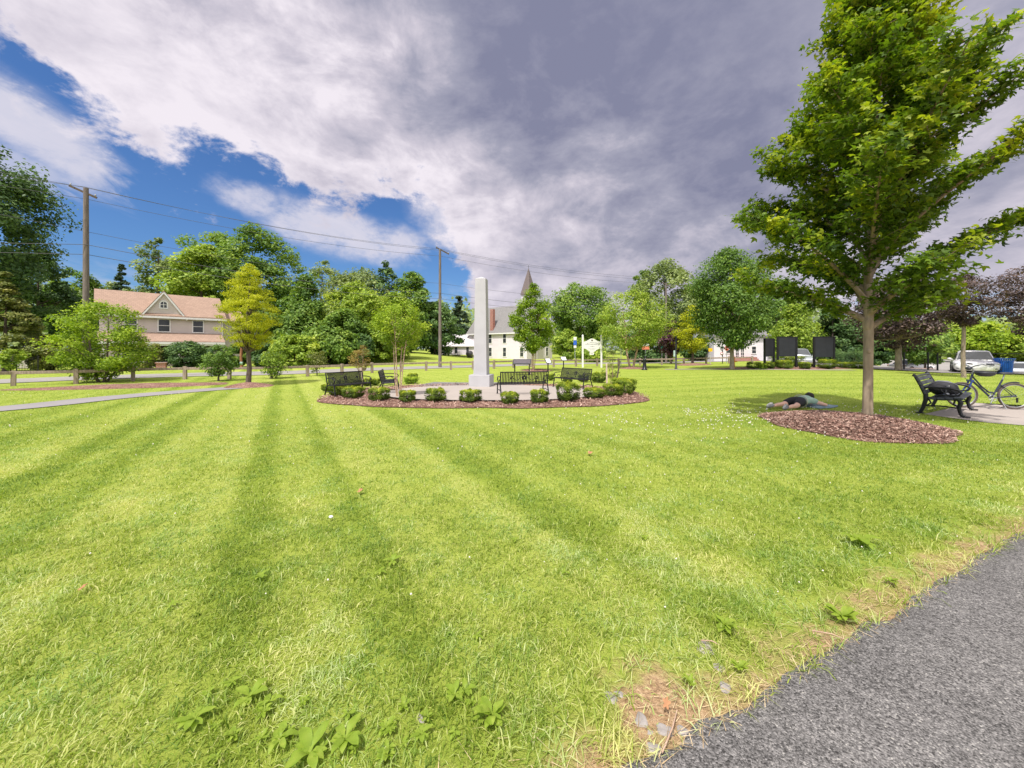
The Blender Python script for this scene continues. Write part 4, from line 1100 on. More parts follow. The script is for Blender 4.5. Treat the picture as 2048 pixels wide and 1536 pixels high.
# distant wooded ridge all round: one mass nobody could count
def woods():
    r = np.random.default_rng(77); P = []; N = []; S_ = []
    n = 26000
    az = np.concatenate([r.uniform(-66, 66, n)]); az = np.radians(az)
    d = r.uniform(125, 190, n)
    x, y = np.sin(az) * d, np.cos(az) * d
    top = 9 + 9 * fnoise(np.degrees(az) + 90, d * 0, .16) + 5 * fnoise(np.degrees(az) + 90, d * .05, .6)
    top *= np.where(np.degrees(az) > 40, .62, 1) * np.where((np.degrees(az) > -4) & (np.degrees(az) < 20), .8, 1)
    z = hgt(x, y) + top * r.uniform(0, 1, n) ** .7
    P = np.stack([x, y, z], -1)
    N = np.stack([-x / d, -y / d, 1.1 + 0 * x], -1) + r.normal(0, .6, (n, 3)); N /= np.linalg.norm(N, axis=1)[:, None]
    V, F, rep = leaves(r, P, N, 1.5, 'leaf', .8)
    val = np.clip(.35 + .35 * (fnoise(np.degrees(az), z * .1, .5) - .4) * 2 + r.normal(0, .15, n), 0, 1)
    tag(link('woods', np_mesh('woods', V, F, LM['far'], np.repeat(val, rep))), 'distant wooded ridge along the horizon', 'woods', kind='stuff')
woods()
# ------------------------------------------------------------------ monument, benches and things in the park
BLACK = mat('black_iron', (.018, .018, .022), .38, .3, var=.3, scale=9, spec=.5)
BLACKP = mat('black_plastic', (.035, .038, .045), .42, var=.3, scale=8, spec=.5)
WHITE = mat('white_paint', (.74, .72, .74), .55, var=.06, scale=3)
WOODG = mat('weathered_wood', (.34, .265, .22), .9, var=.4, scale=2.5, bump=.5, bscale=18, stretch=(7, 7, 1))
WOODR = mat('weathered_rail', (.36, .28, .235), .9, var=.35, scale=2.0, bump=.5, bscale=18, stretch=(1, 7, 7))
POLEW = mat('pole_wood', (.20, .165, .15), .9, var=.35, scale=2.5, bump=.5, bscale=20, stretch=(7, 7, .6), col2=(.11, .09, .085))
STEEL = mat('steel_grey', (.45, .46, .48), .4, .7, var=.15)
GALV = mat('galvanised', (.42, .43, .46), .5, .4, var=.15)
GLASSD = mat('window_glass', (.05, .055, .065), .12, var=.3, scale=1.2, spec=.7)
RUBBER = mat('tyre_rubber', (.035, .032, .032), .8, var=.3, scale=14)

def obelisk():
    m, nt, p = newmat('granite')
    geo = nt.new('ShaderNodeTexCoord').outputs['Object']
    n = nt.math('ADD', nt.math('MULTIPLY', nt.noise(geo, 1.6, 4), .45), nt.math('MULTIPLY', nt.noise(geo, 90, 4, .8), .55))
    nt.put(p.inputs['Base Color'], nt.ramp(n, [(.3, (.36, .355, .375)), (.7, (.50, .49, .515))]))
    p.inputs['Roughness'].default_value = .65
    x, y, z = G(961.5, 777); s = FOC / y
    root = thing('obelisk', 'pale granite obelisk on a square base block in the plaza', 'monument', (x, y + .45, z + .06), R(-9))
    s = FOC / (y + .2)
    hb = 24 / s; w = 1.0; Hs = (777 - 560) / s; tip = (777 - 555) / s
    MB().box((0, 0, hb / 2), (w, w, hb)).build('base', m, root, bevel=.018)
    a, b = .64 / 2, .505 / 2
    mb = MB(); vs = [(-a, -a, hb), (a, -a, hb), (a, a, hb), (-a, a, hb), (-b, -b, Hs), (b, -b, Hs), (b, b, Hs), (-b, b, Hs), (0, 0, tip)]
    mb.add(vs, [(0, 1, 5, 4), (1, 2, 6, 5), (2, 3, 7, 6), (3, 0, 4, 7), (4, 5, 8), (5, 6, 8), (6, 7, 8), (7, 4, 8), (3, 2, 1, 0)])
    mb.build('shaft', m, root, bevel=.008)
obelisk()

def steel_bench(label, loc, rz, L=1.8):
    root = thing('park_bench', label, 'bench', loc, rz, 'black steel benches round the obelisk')
    # back: vertical slats between rails, leaf scroll in the middle. Bench front looks to -y
    mb = MB()
    def bp(x, z):                       # point on the reclined back
        return (x, .22 + (z - .42) * .26, z)
    for k in range(30):
        x = -L / 2 + .09 + (L - .18) * k / 29
        mb.bar(bp(x, .40), bp(x, .83), .034, .009, up=(0, 1, 0))
    mb.tube([bp(-L / 2 + .03, .85), bp(L / 2 - .03, .85)], .021, 8); mb.tube([bp(-L / 2 + .03, .40), bp(L / 2 - .03, .40)], .019, 8)
    mb.build('backrest', BLACK, root)
    orn = MB()
    for x0, sc in ((0, 1.0), (-.47, .75), (.47, .75)):
        for a in range(5):
            th = R(90 + (a - 2) * 52); c = bp(x0 + math.cos(th) * .055 * sc, .62 + math.sin(th) * .075 * sc)
            orn.ball(c, (.032 * sc, .014, .04 * sc), 8, 6)
        orn.tube([bp(x0, .47), bp(x0 + .02, .55), bp(x0, .62)], .012, 6)
    for s in (-1, 1):
        orn.tube([bp(s * x, .60 + .06 * math.sin(x * 16)) for x in np.linspace(.06, .42, 9)], .010, 6)
    orn.build('leaf_ornament', BLACK, root)
    mb = MB()
    for k in range(30):
        x = -L / 2 + .09 + (L - .18) * k / 29
        mb.tube([(x, .22, .405), (x, .0, .415), (x, -.22, .44), (x, -.27, .41)], .010, 4)
    mb.tube([(-L / 2 + .03, -.27, .41), (L / 2 - .03, -.27, .41)], .019, 8)
    mb.build('seat', BLACK, root)
    for sx in (-1, 1):
        x = sx * (L / 2 - .02)
        e = MB()
        e.tube([(x, .40, .02), (x, .34, .18), (x, .22, .40), (x, .28, .62), (x, .345, .87)], .024, 8)
        e.tube([(x, -.33, .02), (x, -.31, .2), (x, -.25, .42)], .024, 8)
        e.tube([(x, .22, .40), (x, -.26, .42)], .022, 8)
        e.tube([(x, .36, .14), (x, .0, .19), (x, -.32, .14)], .015, 6)
        e.ball((x, .41, .012), (.035, .05, .016), 8, 5); e.ball((x, -.35, .012), (.035, .05, .016), 8, 5)
        e.build('end_frame', BLACK, root)
        a = MB()
        a.tube([(x, .30, .66), (x, .1, .67), (x, -.15, .66), (x, -.27, .63), (x, -.31, .57), (x, -.27, .52), (x, -.23, .55)], .018, 8)
        a.tube([(x, -.24, .42), (x, -.20, .5), (x, -.25, .6)], .014, 6)
        a.tube([(x, .2, .45), (x, .08, .56), (x, -.05, .5), (x, -.1, .44)], .011, 6)
        a.build('armrest', BLACK, root)
    return root
def bz(x, y): return gz(x, y) + .05
def place_bench(label, x, y, rz, L=1.8):
    steel_bench(label, (x, y, bz(x, y) + (.04 if plaza_q(x, y, 4.35, 3.0, 2.4) < 1 else 0)), rz, L)
# rz turns the bench so that its front (-y) looks to the plaza
place_bench('black slatted bench at the front of the plaza with its back to the camera', .40, 14.05, R(180 + 13), 1.86)
place_bench('black slatted bench at the left end of the mulch ring, seen obliquely behind boxwoods', -6.2, 14.1, R(54), 1.5)
place_bench('black slatted bench seen side-on at the left of the plaza', -5.0, 15.1, R(104), 1.7)
place_bench('black slatted bench at the right of the plaza, its seat towards the camera', 2.75, 16.9, R(-46), 1.7)

def iron_bench():
    """bench on cast iron ends with moulded slats, right edge of the photograph"""
    a = np.array(G(1916, 836.5)[:2]); b = np.array(G(1937, 818.5)[:2])
    d = (b - a) / np.linalg.norm(b - a); rz = math.atan2(d[1], d[0]); Lb = 1.95
    n = np.array((-d[1], d[0]))          # towards the back
    o = a + d * Lb / 2 + n * .27
    root = thing('park_bench', 'dark bench on black cast iron ends with a backpack lying on it', 'bench', (o[0], o[1], gz(*o) + .03), rz)
    SL = mat('bench_slat', (.055, .062, .075), .45, var=.25, scale=5, spec=.5)
    mb = MB()
    for k in range(4):
        y = -.27 + .135 * k
        mb.box((0, y, .425 + (.012 if k == 0 else 0) - .012 * k), (Lb, .118, .04))
    mb.tube([(-Lb / 2, -.33, .425), (Lb / 2, -.33, .425)], .024, 8)
    mb.build('seat', SL, root, bevel=.008)
    mb = MB()
    for k in range(4):
        z = .53 + .105 * k
        mb.box((0, .235 + (z - .45) * .38, z), (Lb, .035, .092), (R(-21), 0, 0))
    mb.tube([(-Lb / 2, .42, .915), (Lb / 2, .42, .915)], .026, 8)
    mb.build('backrest', SL, root, bevel=.008)
    for sx in (-1, 1):
        x = sx * (Lb / 2 - .05)
        e = MB()
        # cast end: rear leg running up into the back, front leg, stretcher and seat rail
        rear = [(x, .34, .02), (x, .29, .16), (x, .25, .34), (x, .25, .48), (x, .33, .70), (x, .43, .93), (x, .47, .95)]
        e.tube(rear, [.036, .038, .044, .046, .04, .034, .045], 8)
        front = [(x, -.37, .02), (x, -.31, .05), (x, -.28, .2), (x, -.31, .33), (x, -.27, .42)]
        e.tube(front, [.045, .036, .036, .046, .04], 8)
        e.tube([(x, .24, .40), (x, 0, .385), (x, -.28, .42)], [.036, .030, .036], 8)
        e.tube([(x, .27, .2), (x, .0, .22), (x, -.28, .2)], .018, 6)
        e.tube([(x, .2, .37), (x, .16, .28), (x, .24, .2)], .02, 6); e.tube([(x, -.22, .38), (x, -.2, .29), (x, -.27, .22)], .02, 6)
        e.box((x, .35, .012), (.09, .14, .024)); e.box((x, -.38, .012), (.09, .15, .024))
        e.build('end_frame', BLACK, root)
        ar = MB()
        ar.tube([(x, .30, .64), (x, .16, .665), (x, -.12, .66), (x, -.27, .63), (x, -.32, .56), (x, -.28, .5), (x, -.2, .49), (x, .0, .49), (x, .1, .45)], [.024, .024, .026, .026, .024, .022, .02, .018, .016], 8)
        ar.build('armrest', BLACK, root)
    # the backpack
    bx = -.28
    bp = thing('backpack', 'bulging black and grey backpack lying on the cast iron bench', 'backpack', (o[0] + d[0] * bx + n[0] * .02, o[1] + d[1] * bx + n[1] * .02, gz(*o) + .03 + .448), rz)
    BF = mat('backpack_black', (.03, .03, .036), .75, var=.35, scale=10, bump=.3); BGm = mat('backpack_grey', (.16, .16, .19), .75, var=.3, scale=10, bump=.3)
    def pk(dv): return 1 + .06 * math.sin(4 * dv[0] + 1) + .05 * math.sin(5 * dv[1])
    MB().ball((0, .02, .16), (.34, .25, .175), 20, 12, pk).build('bag', BF, bp)
    mb = MB()
    for xx in (.0, .14):
        mb.tube([(xx + .05, -.235, .10), (xx + .04, -.2, .24), (xx, -.06, .325), (xx - .03, .1, .33), (xx - .04, .22, .26)], .024, 6)
    mb.build('grey_panel', BGm, bp)
    MB().ball((.06, -.17, .11), (.2, .1, .09), 14, 8).build('pocket', BF, bp)
    mb = MB(); mb.tube([(-.3, -.08, .2), (-.42, -.2, .12), (-.45, -.26, .02), (-.34, -.28, .012), (-.2, -.26, .03)], .014, 6); mb.tube([(-.32, .02, .2), (-.5, -.02, .12), (-.55, -.15, .012), (-.45, -.2, .012)], .014, 6); mb.build('strap', BF, bp)
    MB().box((-.3, -.1, .24), (.12, .02, .02), (0, .2, .4)).build('strap_buckle', WHITE, bp)
    # small thing hung over the armrest side
    ph = thing('headphones', 'small black and grey headphones lying on the bench slats beside the backpack', 'headphones', (o[0] + d[0] * -.68 + n[0] * -.06, o[1] + d[1] * -.68 + n[1] * -.06, gz(*o) + .03 + .44), rz)
    mb = MB(); mb.tube([(-.085 * math.cos(t), 0, .03 + .13 * math.sin(t)) for t in np.linspace(0, math.pi, 9)], .012, 6); mb.build('headband', BLACKP, ph)
    for s in (-1, 1): MB().lathe([(.0, -.022), (.04, -.022), (.046, 0), (.04, .022), (0, .022)], (s * .085, 0, .046), 12, 'x').build('ear_cup', GALV, ph)
iron_bench()

def bicycle():
    f = np.array(G(1923, 816)[:2])
    a = R(-16); d = np.array((math.cos(a), math.sin(a)))
    root = thing('bicycle', 'dark blue step-through bicycle standing on the concrete pad behind the bench', 'bicycle', (f[0], f[1], gz(*f) + .012), a)
    r, WB = .355, 1.10
    BLU = mat('bike_blue', (.03, .07, .26), .3, .1, var=.2, coat=.4); GRY = mat('bike_frame', (.045, .055, .09), .35, .3, var=.3, coat=.3); TYRE = mat('tyre_brown', (.11, .085, .075), .8, var=.3, scale=12)
    for cx in (0, WB):
        w = MB().torus((cx, 0, r), r - .024, .024, 'y', 40, 8).build('tyre', TYRE, root)
        m = MB().torus((cx, 0, r), r - .055, .011, 'y', 40, 6)
        m.lathe([(0, -.045), (.02, -.045), (.022, 0), (.02, .045), (0, .045)], (cx, 0, r), 10, 'y')
        m.build('rim', STEEL, w)
        sp = MB()
        for k in range(24):
            t = 2 * math.pi * k / 24; y = .03 if k % 2 else -.03; t2 = t + (.25 if k % 4 < 2 else -.25)
            sp.tube([(cx + .02 * math.cos(t2), y, r + .02 * math.sin(t2)), (cx + (r - .055) * math.cos(t), 0, r + (r - .055) * math.sin(t))], .0012, 3, cap=False)
        sp.build('spokes', STEEL, w)
    head_t, head_b = (.235, 0, .93), (.185, 0, .74); bb = (.62, 0, .29); st_t = (.86, 0, .80); ax = (WB, 0, r)
    mb = MB()
    mb.tube([head_b, head_t], .024, 8)
    mb.tube([(.20, 0, .78), (.36, 0, .60), bb], [.026, .026, .024], 8)             # main tube
    mb.tube([(.225, 0, .88), (.42, 0, .60), (.58, 0, .44), (.70, 0, .42)], .019, 8)   # second tube of the step-through
    mb.tube([bb, (.70, 0, .44), st_t], .019, 8)
    for s in (-1, 1):
        mb.tube([(bb[0], s * .03, bb[2]), (WB, s * .06, r)], .011, 6); mb.tube([(.80, s * .025, .66), (WB, s * .06, r)], .010, 6)
    mb.build('frame', GRY, root)
    fk = MB()
    for s in (-1, 1):
        fk.tube([(.19, s * .05, .75), (.13, s * .055, .58), (.03, s * .055, r + .06), (0, s * .05, r)], [.021, .02, .015, .011], 8)
    fk.box((.185, 0, .75), (.07, .15, .05)); fk.build('fork', BLU, root)
    hb = MB(); hb.tube([(.235, 0, .93), (.25, 0, 1.06), (.21, 0, 1.12)], .018, 8)
    hb.tube([(.44, -.31, 1.2), (.30, -.28, 1.22), (.20, -.14, 1.17), (.21, 0, 1.12), (.20, .14, 1.17), (.30, .28, 1.22), (.44, .31, 1.2)], .016, 8)
    h = hb.build('handlebar', STEEL, root)
    for s in (-1, 1):
        MB().tube([(.31, s * .285, 1.22), (.45, s * .315, 1.2)], .021, 8).build('grip', BLACKP, h)
        MB().tube([(.27, s * .25, 1.2), (.32, s * .31, 1.17), (.41, s * .35, 1.165)], .007, 5).build('brake_lever', BLACK, h)
    MB().ball((.15, 0, 1.09), (.06, .07, .05), 10, 7).build('lamp', BLACKP, h)
    cb = MB(); cb.tube([(.2, -.1, 1.04), (.1, -.14, 1.0), (.12, -.06, .85), (.17, -.03, .75)], .004, 4); cb.tube([(.2, .1, 1.04), (.08, .12, .98), (.12, .06, .82), (.17, .03, .72)], .004, 4); cb.build('brake_cable', BLACK, root)
    # helmet hung upside down from the handlebar: a bowl with vents
    he = MB(); prof = [(.0, .74), (.08, .745), (.14, .78), (.165, .83), (.17, .865), (.16, .87), (.13, .80), (0, .77)]
    he.lathe(prof, (.40, -.14, 0), 18)
    ho = he.mesh('helmet', BLACKP)
    for vtx in ho.vertices: vtx.co.x = .40 + (vtx.co.x - .40) * 1.25
    hroot = tag(link('helmet', ho, None, (f[0], f[1], gz(*f) + .15), a), 'black bicycle helmet hanging upside down from the handlebar', 'helmet')
    sd_ = MB(); sd_.tube([st_t, (.895, 0, .93)], .014, 8); sd_.build('seat_post', STEEL, root)
    s = MB(); s.ball((.93, 0, .965), (.16, .085, .035), 16, 8, lambda dv: 1 - .0 + (.25 if dv[0] > .2 else -.18 * max(0, -dv[0])) * abs(dv[1])); s.build('saddle', BLACKP, root)
    ck = MB(); ck.torus((bb[0], -.05, bb[2]), .085, .006, 'y', 28, 6)
    for k in range(5): ck.tube([(bb[0], -.05, bb[2]), (bb[0] + .085 * math.cos(k * 1.257), -.05, bb[2] + .085 * math.sin(k * 1.257))], .008, 5)
    ck.build('chainring', STEEL, root)
    ch = MB(); ch.tube([(bb[0], -.05, bb[2] + .09), (WB, -.05, r + .04)], .005, 4); ch.tube([(bb[0], -.05, bb[2] - .085), (WB - .02, -.05, r - .09), (WB + .02, -.05, r - .04)], .005, 4); ch.build('chain', BLACK, root)
    for s, (dx, dz) in ((-1, (-.07, -.15)), (1, (.07, .15))):
        c = MB().tube([(bb[0], s * .06, bb[2]), (bb[0] + dx, s * .08, bb[2] + dz)], .011, 6).build('crank', STEEL, root)
        MB().box((bb[0] + dx, s * .13, bb[2] + dz), (.09, .09, .022)).build('pedal', BLACKP, c)
    MB().tube([(.78, -.04, .28), (.82, -.16, .015)], .009, 6).build('kickstand', STEEL, root)
    gd = MB(); pts = [(WB + (r + .02) * math.cos(t), 0, r + (r + .02) * math.sin(t)) for t in np.linspace(R(75), R(165), 9)]
    gd.tube(pts, .018, 6); gd.build('mudguard', BLACKP, root)
    de = MB(); de.box((WB + .0, -.07, r - .1), (.035, .02, .13)); de.build('derailleur', BLACK, root)
bicycle()

def litter_bin():
    x, y, z = G(2008, 748)
    root = thing('litter_bin', 'blue ribbed metal litter bin beyond the bicycle', 'litter bin', (x, y, z))
    B = mat('bin_blue', (.01, .12, .55), .4, var=.15, coat=.2); Hh = 1.0
    mb = MB()
    for k in range(30):
        t = 2 * math.pi * k / 30; c, s = math.cos(t), math.sin(t)
        mb.bar((.33 * c, .33 * s, .04), (.38 * c, .38 * s, Hh * .82), .058, .012, up=(c, s, 0)); mb.bar((.38 * c, .38 * s, Hh * .82), (.45 * c, .45 * s, Hh), .058, .012, up=(c, s, 0))
    mb.build('slats', B, root)
    mb = MB(); mb.torus((0, 0, .06), .33, .018, 'z'); mb.torus((0, 0, Hh * .82), .385, .014, 'z'); mb.torus((0, 0, Hh), .455, .02, 'z'); mb.build('hoops', B, root)
    MB().lathe([(0, .05), (.30, .05), (.345, Hh * .8), (.33, Hh * .8), (.29, .08), (0, .08)], (0, 0, 0), 24).build('liner', mat('bin_liner', (.01, .06, .28), .6), root)
litter_bin()

# ------------------------------------------------------------------ person lying on the grass
def skin_mesh(name, nodes, edges, material, parent, sub=2, root=0):
    """a body grown round connected joints: nodes (x, y, z, rx[, ry])"""
    me = bpy.data.meshes.new(name); me.from_pydata([n[:3] for n in nodes], edges, [])
    ob = bpy.data.objects.new(name, me); COL.objects.link(ob)
    sm = ob.modifiers.new('skin', 'SKIN'); sm.use_smooth_shade = True
    for i, n in enumerate(nodes):
        sv = me.skin_vertices[0].data[i]; sv.radius = (n[3], n[4] if len(n) > 4 else n[3]); sv.use_root = (i == root)
    ob.modifiers.new('sub', 'SUBSURF').levels = sub
    dg = bpy.context.evaluated_depsgraph_get(); dg.update()
    m2 = bpy.data.meshes.new_from_object(ob.evaluated_get(dg))
    bpy.data.objects.remove(ob); m2.name = name
    m2.materials.clear(); m2.materials.append(material)
    m2.polygons.foreach_set('use_smooth', np.ones(len(m2.polygons), bool))
    return link(name, m2, parent)

def person():
    a = np.array(G(1562, 821)[:2]); b = np.array((8.80, 10.75)); d = b - a; rz = math.atan2(d[1], d[0])
    root = thing('person', 'person in a green shirt and black shorts lying face down on the lawn', 'person', (a[0], a[1], gz(*a) + .03), rz)
    SK = mat('skin', (.74, .45, .35), .5, var=.10, scale=8, spec=.35)
    # x runs from the feet to the head, y to the person's left
    N = [(.86, 0, .155, .16, .125),      # 0 pelvis
         (1.04, 0, .15, .135, .11), (1.22, .0, .15, .15, .12), (1.36, .0, .16, .13, .105),   # waist, chest, upper chest
         (1.45, .0, .185, .06, .06), (1.52, .01, .22, .07, .075), (1.62, .02, .215, .085, .09), (1.70, .03, .19, .05, .06),   # neck, head, brow
         (.80, .10, .13, .10, .10), (.45, .17, .085, .065), (.40, .18, .075, .06), (.24, .20, .08, .058), (.07, .21, .06, .036), (.0, .22, .05, .035), (-.10, .24, .03, .03),
         (.80, -.10, .13, .10, .10), (.46, -.15, .085, .065), (.40, -.16, .075, .06), (.26, -.15, .08, .058), (.10, -.12, .06, .036), (.03, -.11, .05, .035), (-.07, -.12, .03, .03),
         (1.38, .17, .14, .07), (1.52, .33, .07, .047), (1.58, .36, .055, .042), (1.72, .24, .05, .036), (1.80, .14, .045, .026, .02),
         (1.38, -.17, .14, .07), (1.50, -.34, .075, .05), (1.56, -.38, .055, .044), (1.72, -.32, .05, .036), (1.82, -.25, .045, .026, .02)]
    E = [(0, 1), (1, 2), (2, 3), (3, 4), (4, 5), (5, 6), (6, 7), (0, 8), (8, 9), (9, 10), (10, 11), (11, 12), (12, 13), (13, 14), (0, 15), (15, 16), (16, 17), (17, 18), (18, 19), (19, 20), (20, 21),
         (3, 22), (22, 23), (23, 24), (24, 25), (25, 26), (3, 27), (27, 28), (28, 29), (29, 30), (30, 31)]
    # palms with five separate fingers
    for wi, s in ((26, 1), (31, -1)):
        w = np.array(N[wi][:3]); p = np.array(N[wi - 1][:3]); f = (w - p) / np.linalg.norm(w - p); l = np.array((-f[1], f[0], 0)) * s
        pi = len(N); N.append((*(w + f * .05), .034, .016)); E.append((wi, pi))
        for k, (off, ln) in enumerate(((-.03, .062), (-.010, .078), (.012, .074), (.032, .056))):
            q = len(N); c = w + f * .085 + l * off
            N.append((*c, .0095)); N.append((*(c + f * ln * .55 + np.array((0, 0, .004))), .0088)); N.append((*(c + f * ln - np.array((0, 0, .012))), .0075)); E += [(pi, q), (q, q + 1), (q + 1, q + 2)]
        q = len(N); c = w + f * .03 - l * .038
        N.append((*c, .0105)); N.append((*(c + f * .035 - l * .02), .0095)); N.append((*(c + f * .062 - l * .022), .008)); E += [(pi, q), (q, q + 1), (q + 1, q + 2)]
    skin_mesh('body', N, E, SK, root)
    SH = mat('shorts_black', (.014, .013, .018), .7, var=.3, scale=12, bump=.2)
    skin_mesh('shorts', [(.88, 0, .162, .195, .15), (1.0, 0, .155, .165, .135), (1.05, 0, .15, .15, .12), (.78, .115, .15, .135, .125), (.62, .145, .12, .105, .10), (.52, .16, .10, .088, .088), (.78, -.115, .15, .135, .125), (.62, -.13, .12, .105, .10), (.52, -.14, .10, .088, .088)],
              [(0, 1), (1, 2), (0, 3), (3, 4), (4, 5), (0, 6), (6, 7), (7, 8)], SH, root)
    ST = mat('shirt_green', (.36, .50, .41), .85, var=.2, scale=9, bump=.3, col2=(.28, .40, .33))
    skin_mesh('shirt', [(1.20, 0, .158, .175, .14), (1.04, 0, .155, .16, .128), (.99, 0, .15, .165, .13), (1.36, 0, .17, .155, .125), (1.42, 0, .185, .09, .08), (1.38, .17, .15, .09), (1.45, .26, .11, .075), (1.38, -.17, .15, .09), (1.45, -.26, .11, .075)],
              [(0, 1), (1, 2), (0, 3), (3, 4), (3, 5), (5, 6), (3, 7), (7, 8)], ST, root)
    HB = mat('hem_pale', (.55, .52, .42), .8)
    MB().torus((1.015, 0, .15), .172, .012, 'x', 30, 6).build('hem', HB, root)
    HR = mat('hair_dark', (.018, .012, .010), .55, var=.5, scale=30, bump=.6, stretch=(1, 6, 6))
    hair = MB().ball((1.60, .02, .245), (.125, .112, .115), 20, 12, lambda dv: 1 + .05 * math.sin(9 * dv[1]) * max(0, dv[2]))
    hair.build('hair', HR, root)
    SHO = mat('shoe_grey', (.22, .22, .24), .6, var=.35, scale=14); SOLE = mat('shoe_sole', (.45, .44, .43), .7)
    for (ax_, ay, tx, ty) in ((.02, .22, -.13, .25), (.05, -.11, -.10, -.125)):
        sh = MB()
        dx, dy = tx - ax_, ty - ay
        sh.tube([(ax_ + .03, ay, .08), (ax_ - .02, ay, .075), (ax_ + dx * .5, ay + dy * .5, .065), (tx, ty, .05), (tx - .03, ty, .035)], [.044, .05, .052, .046, .025], 10)
        o = sh.build('shoe', SHO, root)
        MB().tube([(ax_ + .0, ay, .135), (ax_ - .07, ay + dy * .5, .125), (tx - .02, ty, .085), (tx - .055, ty, .05)], [.022, .03, .03, .018], 8).build('sole', SOLE, o)
    # cloth under the arms
    c = np.array(G(1645, 812)[:2])
    pts = [(-.5, -.16), (-.1, -.26), (.35, -.24), (.5, -.1), (.46, .2), (.1, .3), (-.45, .24)]
    m = MB(); top = [(x, y, .03 + .012 * math.sin(9 * x + 5 * y)) for x, y in pts]
    m.add(top + [(x, y, .0) for x, y in pts] + [(0, 0, .045)], [(i, (i + 1) % 7, 14) for i in range(7)] + [(i, 7 + i, 7 + (i + 1) % 7, (i + 1) % 7) for i in range(7)], True)
    tag(m.build('towel', mat('towel_blue', (.20, .27, .33), .9, var=.35, scale=9, bump=.4), None, (8.75, 10.45, .012), rz), 'crumpled blue grey towel under the arms of the lying person', 'towel')
person()
# ------------------------------------------------------------------ rail fence, poles, wires
def rail_fence():
    pts = [(p[0], p[1]) for p in POSTS] + [(4.2, 37.2), (6.7, 38.8), (9.2, 40.0), (11.8, 41.0), (14.4, 41.6), (17, 42), (19.6, 42.2), (22.2, 42.3), (24.8, 42.3), (27.4, 42.2)]
    root = thing('rail_fence', 'low weathered timber rail fence with one rail along the road', 'fence', (*pts[8], gz(*pts[8])))
    o = np.array((*pts[8], gz(*pts[8])))
    r = np.random.default_rng(8); tops = []
    for i, (x, y) in enumerate(pts):
        z = gz(x, y); h = .80 + r.normal(0, .015); w = .17 + r.normal(0, .006)
        mb = MB(); b = np.array((x, y, z)) - o
        yaw = math.atan2(pts[min(i + 1, len(pts) - 1)][1] - pts[max(i - 1, 0)][1], pts[min(i + 1, len(pts) - 1)][0] - pts[max(i - 1, 0)][0])
        mb.box((b[0], b[1], b[2] + h / 2 - .05), (w, w, h + .1), (r.normal(0, .015), r.normal(0, .015), yaw), .96)
        mb.build('post', WOODG, root, bevel=.018)
        tops.append(b + np.array((0, 0, .66)))
    for a, b in zip(tops[:-1], tops[1:]):
        d = (b - a) / np.linalg.norm(b - a)
        mb = MB(); mb.bar(a + d * .07, b - d * .07, .12, .15); mb.build('rail', WOODG, root, bevel=.015)
rail_fence()

def pole(label, x, y, top, r0, arm_dir=None, arms=()):
    z = gz(x, y); H = top - z
    root = thing('utility_pole', label, 'utility pole', (x, y, z))
    MB().tube([(0, 0, -.1), (.0, 0, H * .4), (0, 0, H)], [r0, r0 * .86, r0 * .68], 14).build('pole', POLEW, root)
    for (za, L, az, off) in arms:
        c, s = math.cos(az), math.sin(az)
        a = MB().bar((off * c - L / 2 * c, off * s - L / 2 * s, H - za + L * .22), (off * c + L / 2 * c, off * s + L / 2 * s, H - za - L * .22), .09, .11).build('crossarm', BARKD, root)
        for t in (-.45, .45): MB().lathe([(.02, 0), (.045, .03), (.03, .07), (.045, .1), (.0, .15)], (off * c + t * L * c, off * s + t * L * s, H - za + .05 - t * L * .44), 8).build('insulator', GALV, a)
    return root
PL = at(172, 22.0); PCt = G(880, 735); PF = (20.4, 49)
pole('tall brown utility pole rising behind the lime green bush tree', PL[0], PL[1], zof(376, 22.0), .165, arms=((.25, 1.15, R(28), -.12),))
pole('weathered utility pole beyond the fence in the middle of the photo', PCt[0], PCt[1], zof(498, PCt[1]), .17, arms=((.15, 1.3, R(20), .25),))
pole('thin far utility pole half hidden behind the birch', PF[0], PF[1], zof(566, PF[1]), .14, arms=((.2, 1.2, R(10), 0),))

def wires():
    Wm = mat('wire_black', (.09, .09, .10), .5)
    zl, zc = PL[1], PCt[1]
    # heights on left pole / central pole / far pole taken from the photograph
    rows = [('topmost overhead wire, carried over the pole tops', 374, 497, 556, 343, .10), ('second overhead wire from the top', 379, 503, 562, 350, -.35), ('third overhead wire from the top, below the crossarm', 398, 512, 568, 369, .0),
            ('fourth overhead wire, thin and crossing the tree tops', 462, 566, 600, 427, .12), ('fifth overhead wire, a thick communication cable', 490, 587, 618, 484, -.1), ('lowest overhead cable, running down to the church', 508, 597, 628, 503, .1)]
    for lb, yl, yc, yf, y0, off in rows:
        A = np.array((PL[0] - off, PL[1] + off, zof(yl, PL[1]))); B = np.array((PCt[0] - off, PCt[1] + off, zof(yc, PCt[1]))); Cc = np.array((PF[0], PF[1] + off, zof(yf, PF[1])))
        O = np.array((-28.6, 17.4, 0)); O[2] = zof(y0, 19.7) + .2
        O2 = A + (np.array((-27.2, 19.7, zof(y0, 19.7))) - A) * 6
        mb = MB(); pts = []
        for p, q, sag, n in ((O2, A, .1, 6), (A, B, .5, 14), (B, Cc, .55, 14)):
            for k in range(n + (1 if q is Cc else 0)):
                t = k / n; pts.append(p + (q - p) * t - np.array((0, 0, 4 * sag * t * (1 - t))))
        th = .011 if 'cable' not in lb else .016
        mb.tube(pts, th, 5)
        tag(mb.build('overhead_wire', Wm), lb, 'wire', 'overhead wires between the utility poles')
wires()

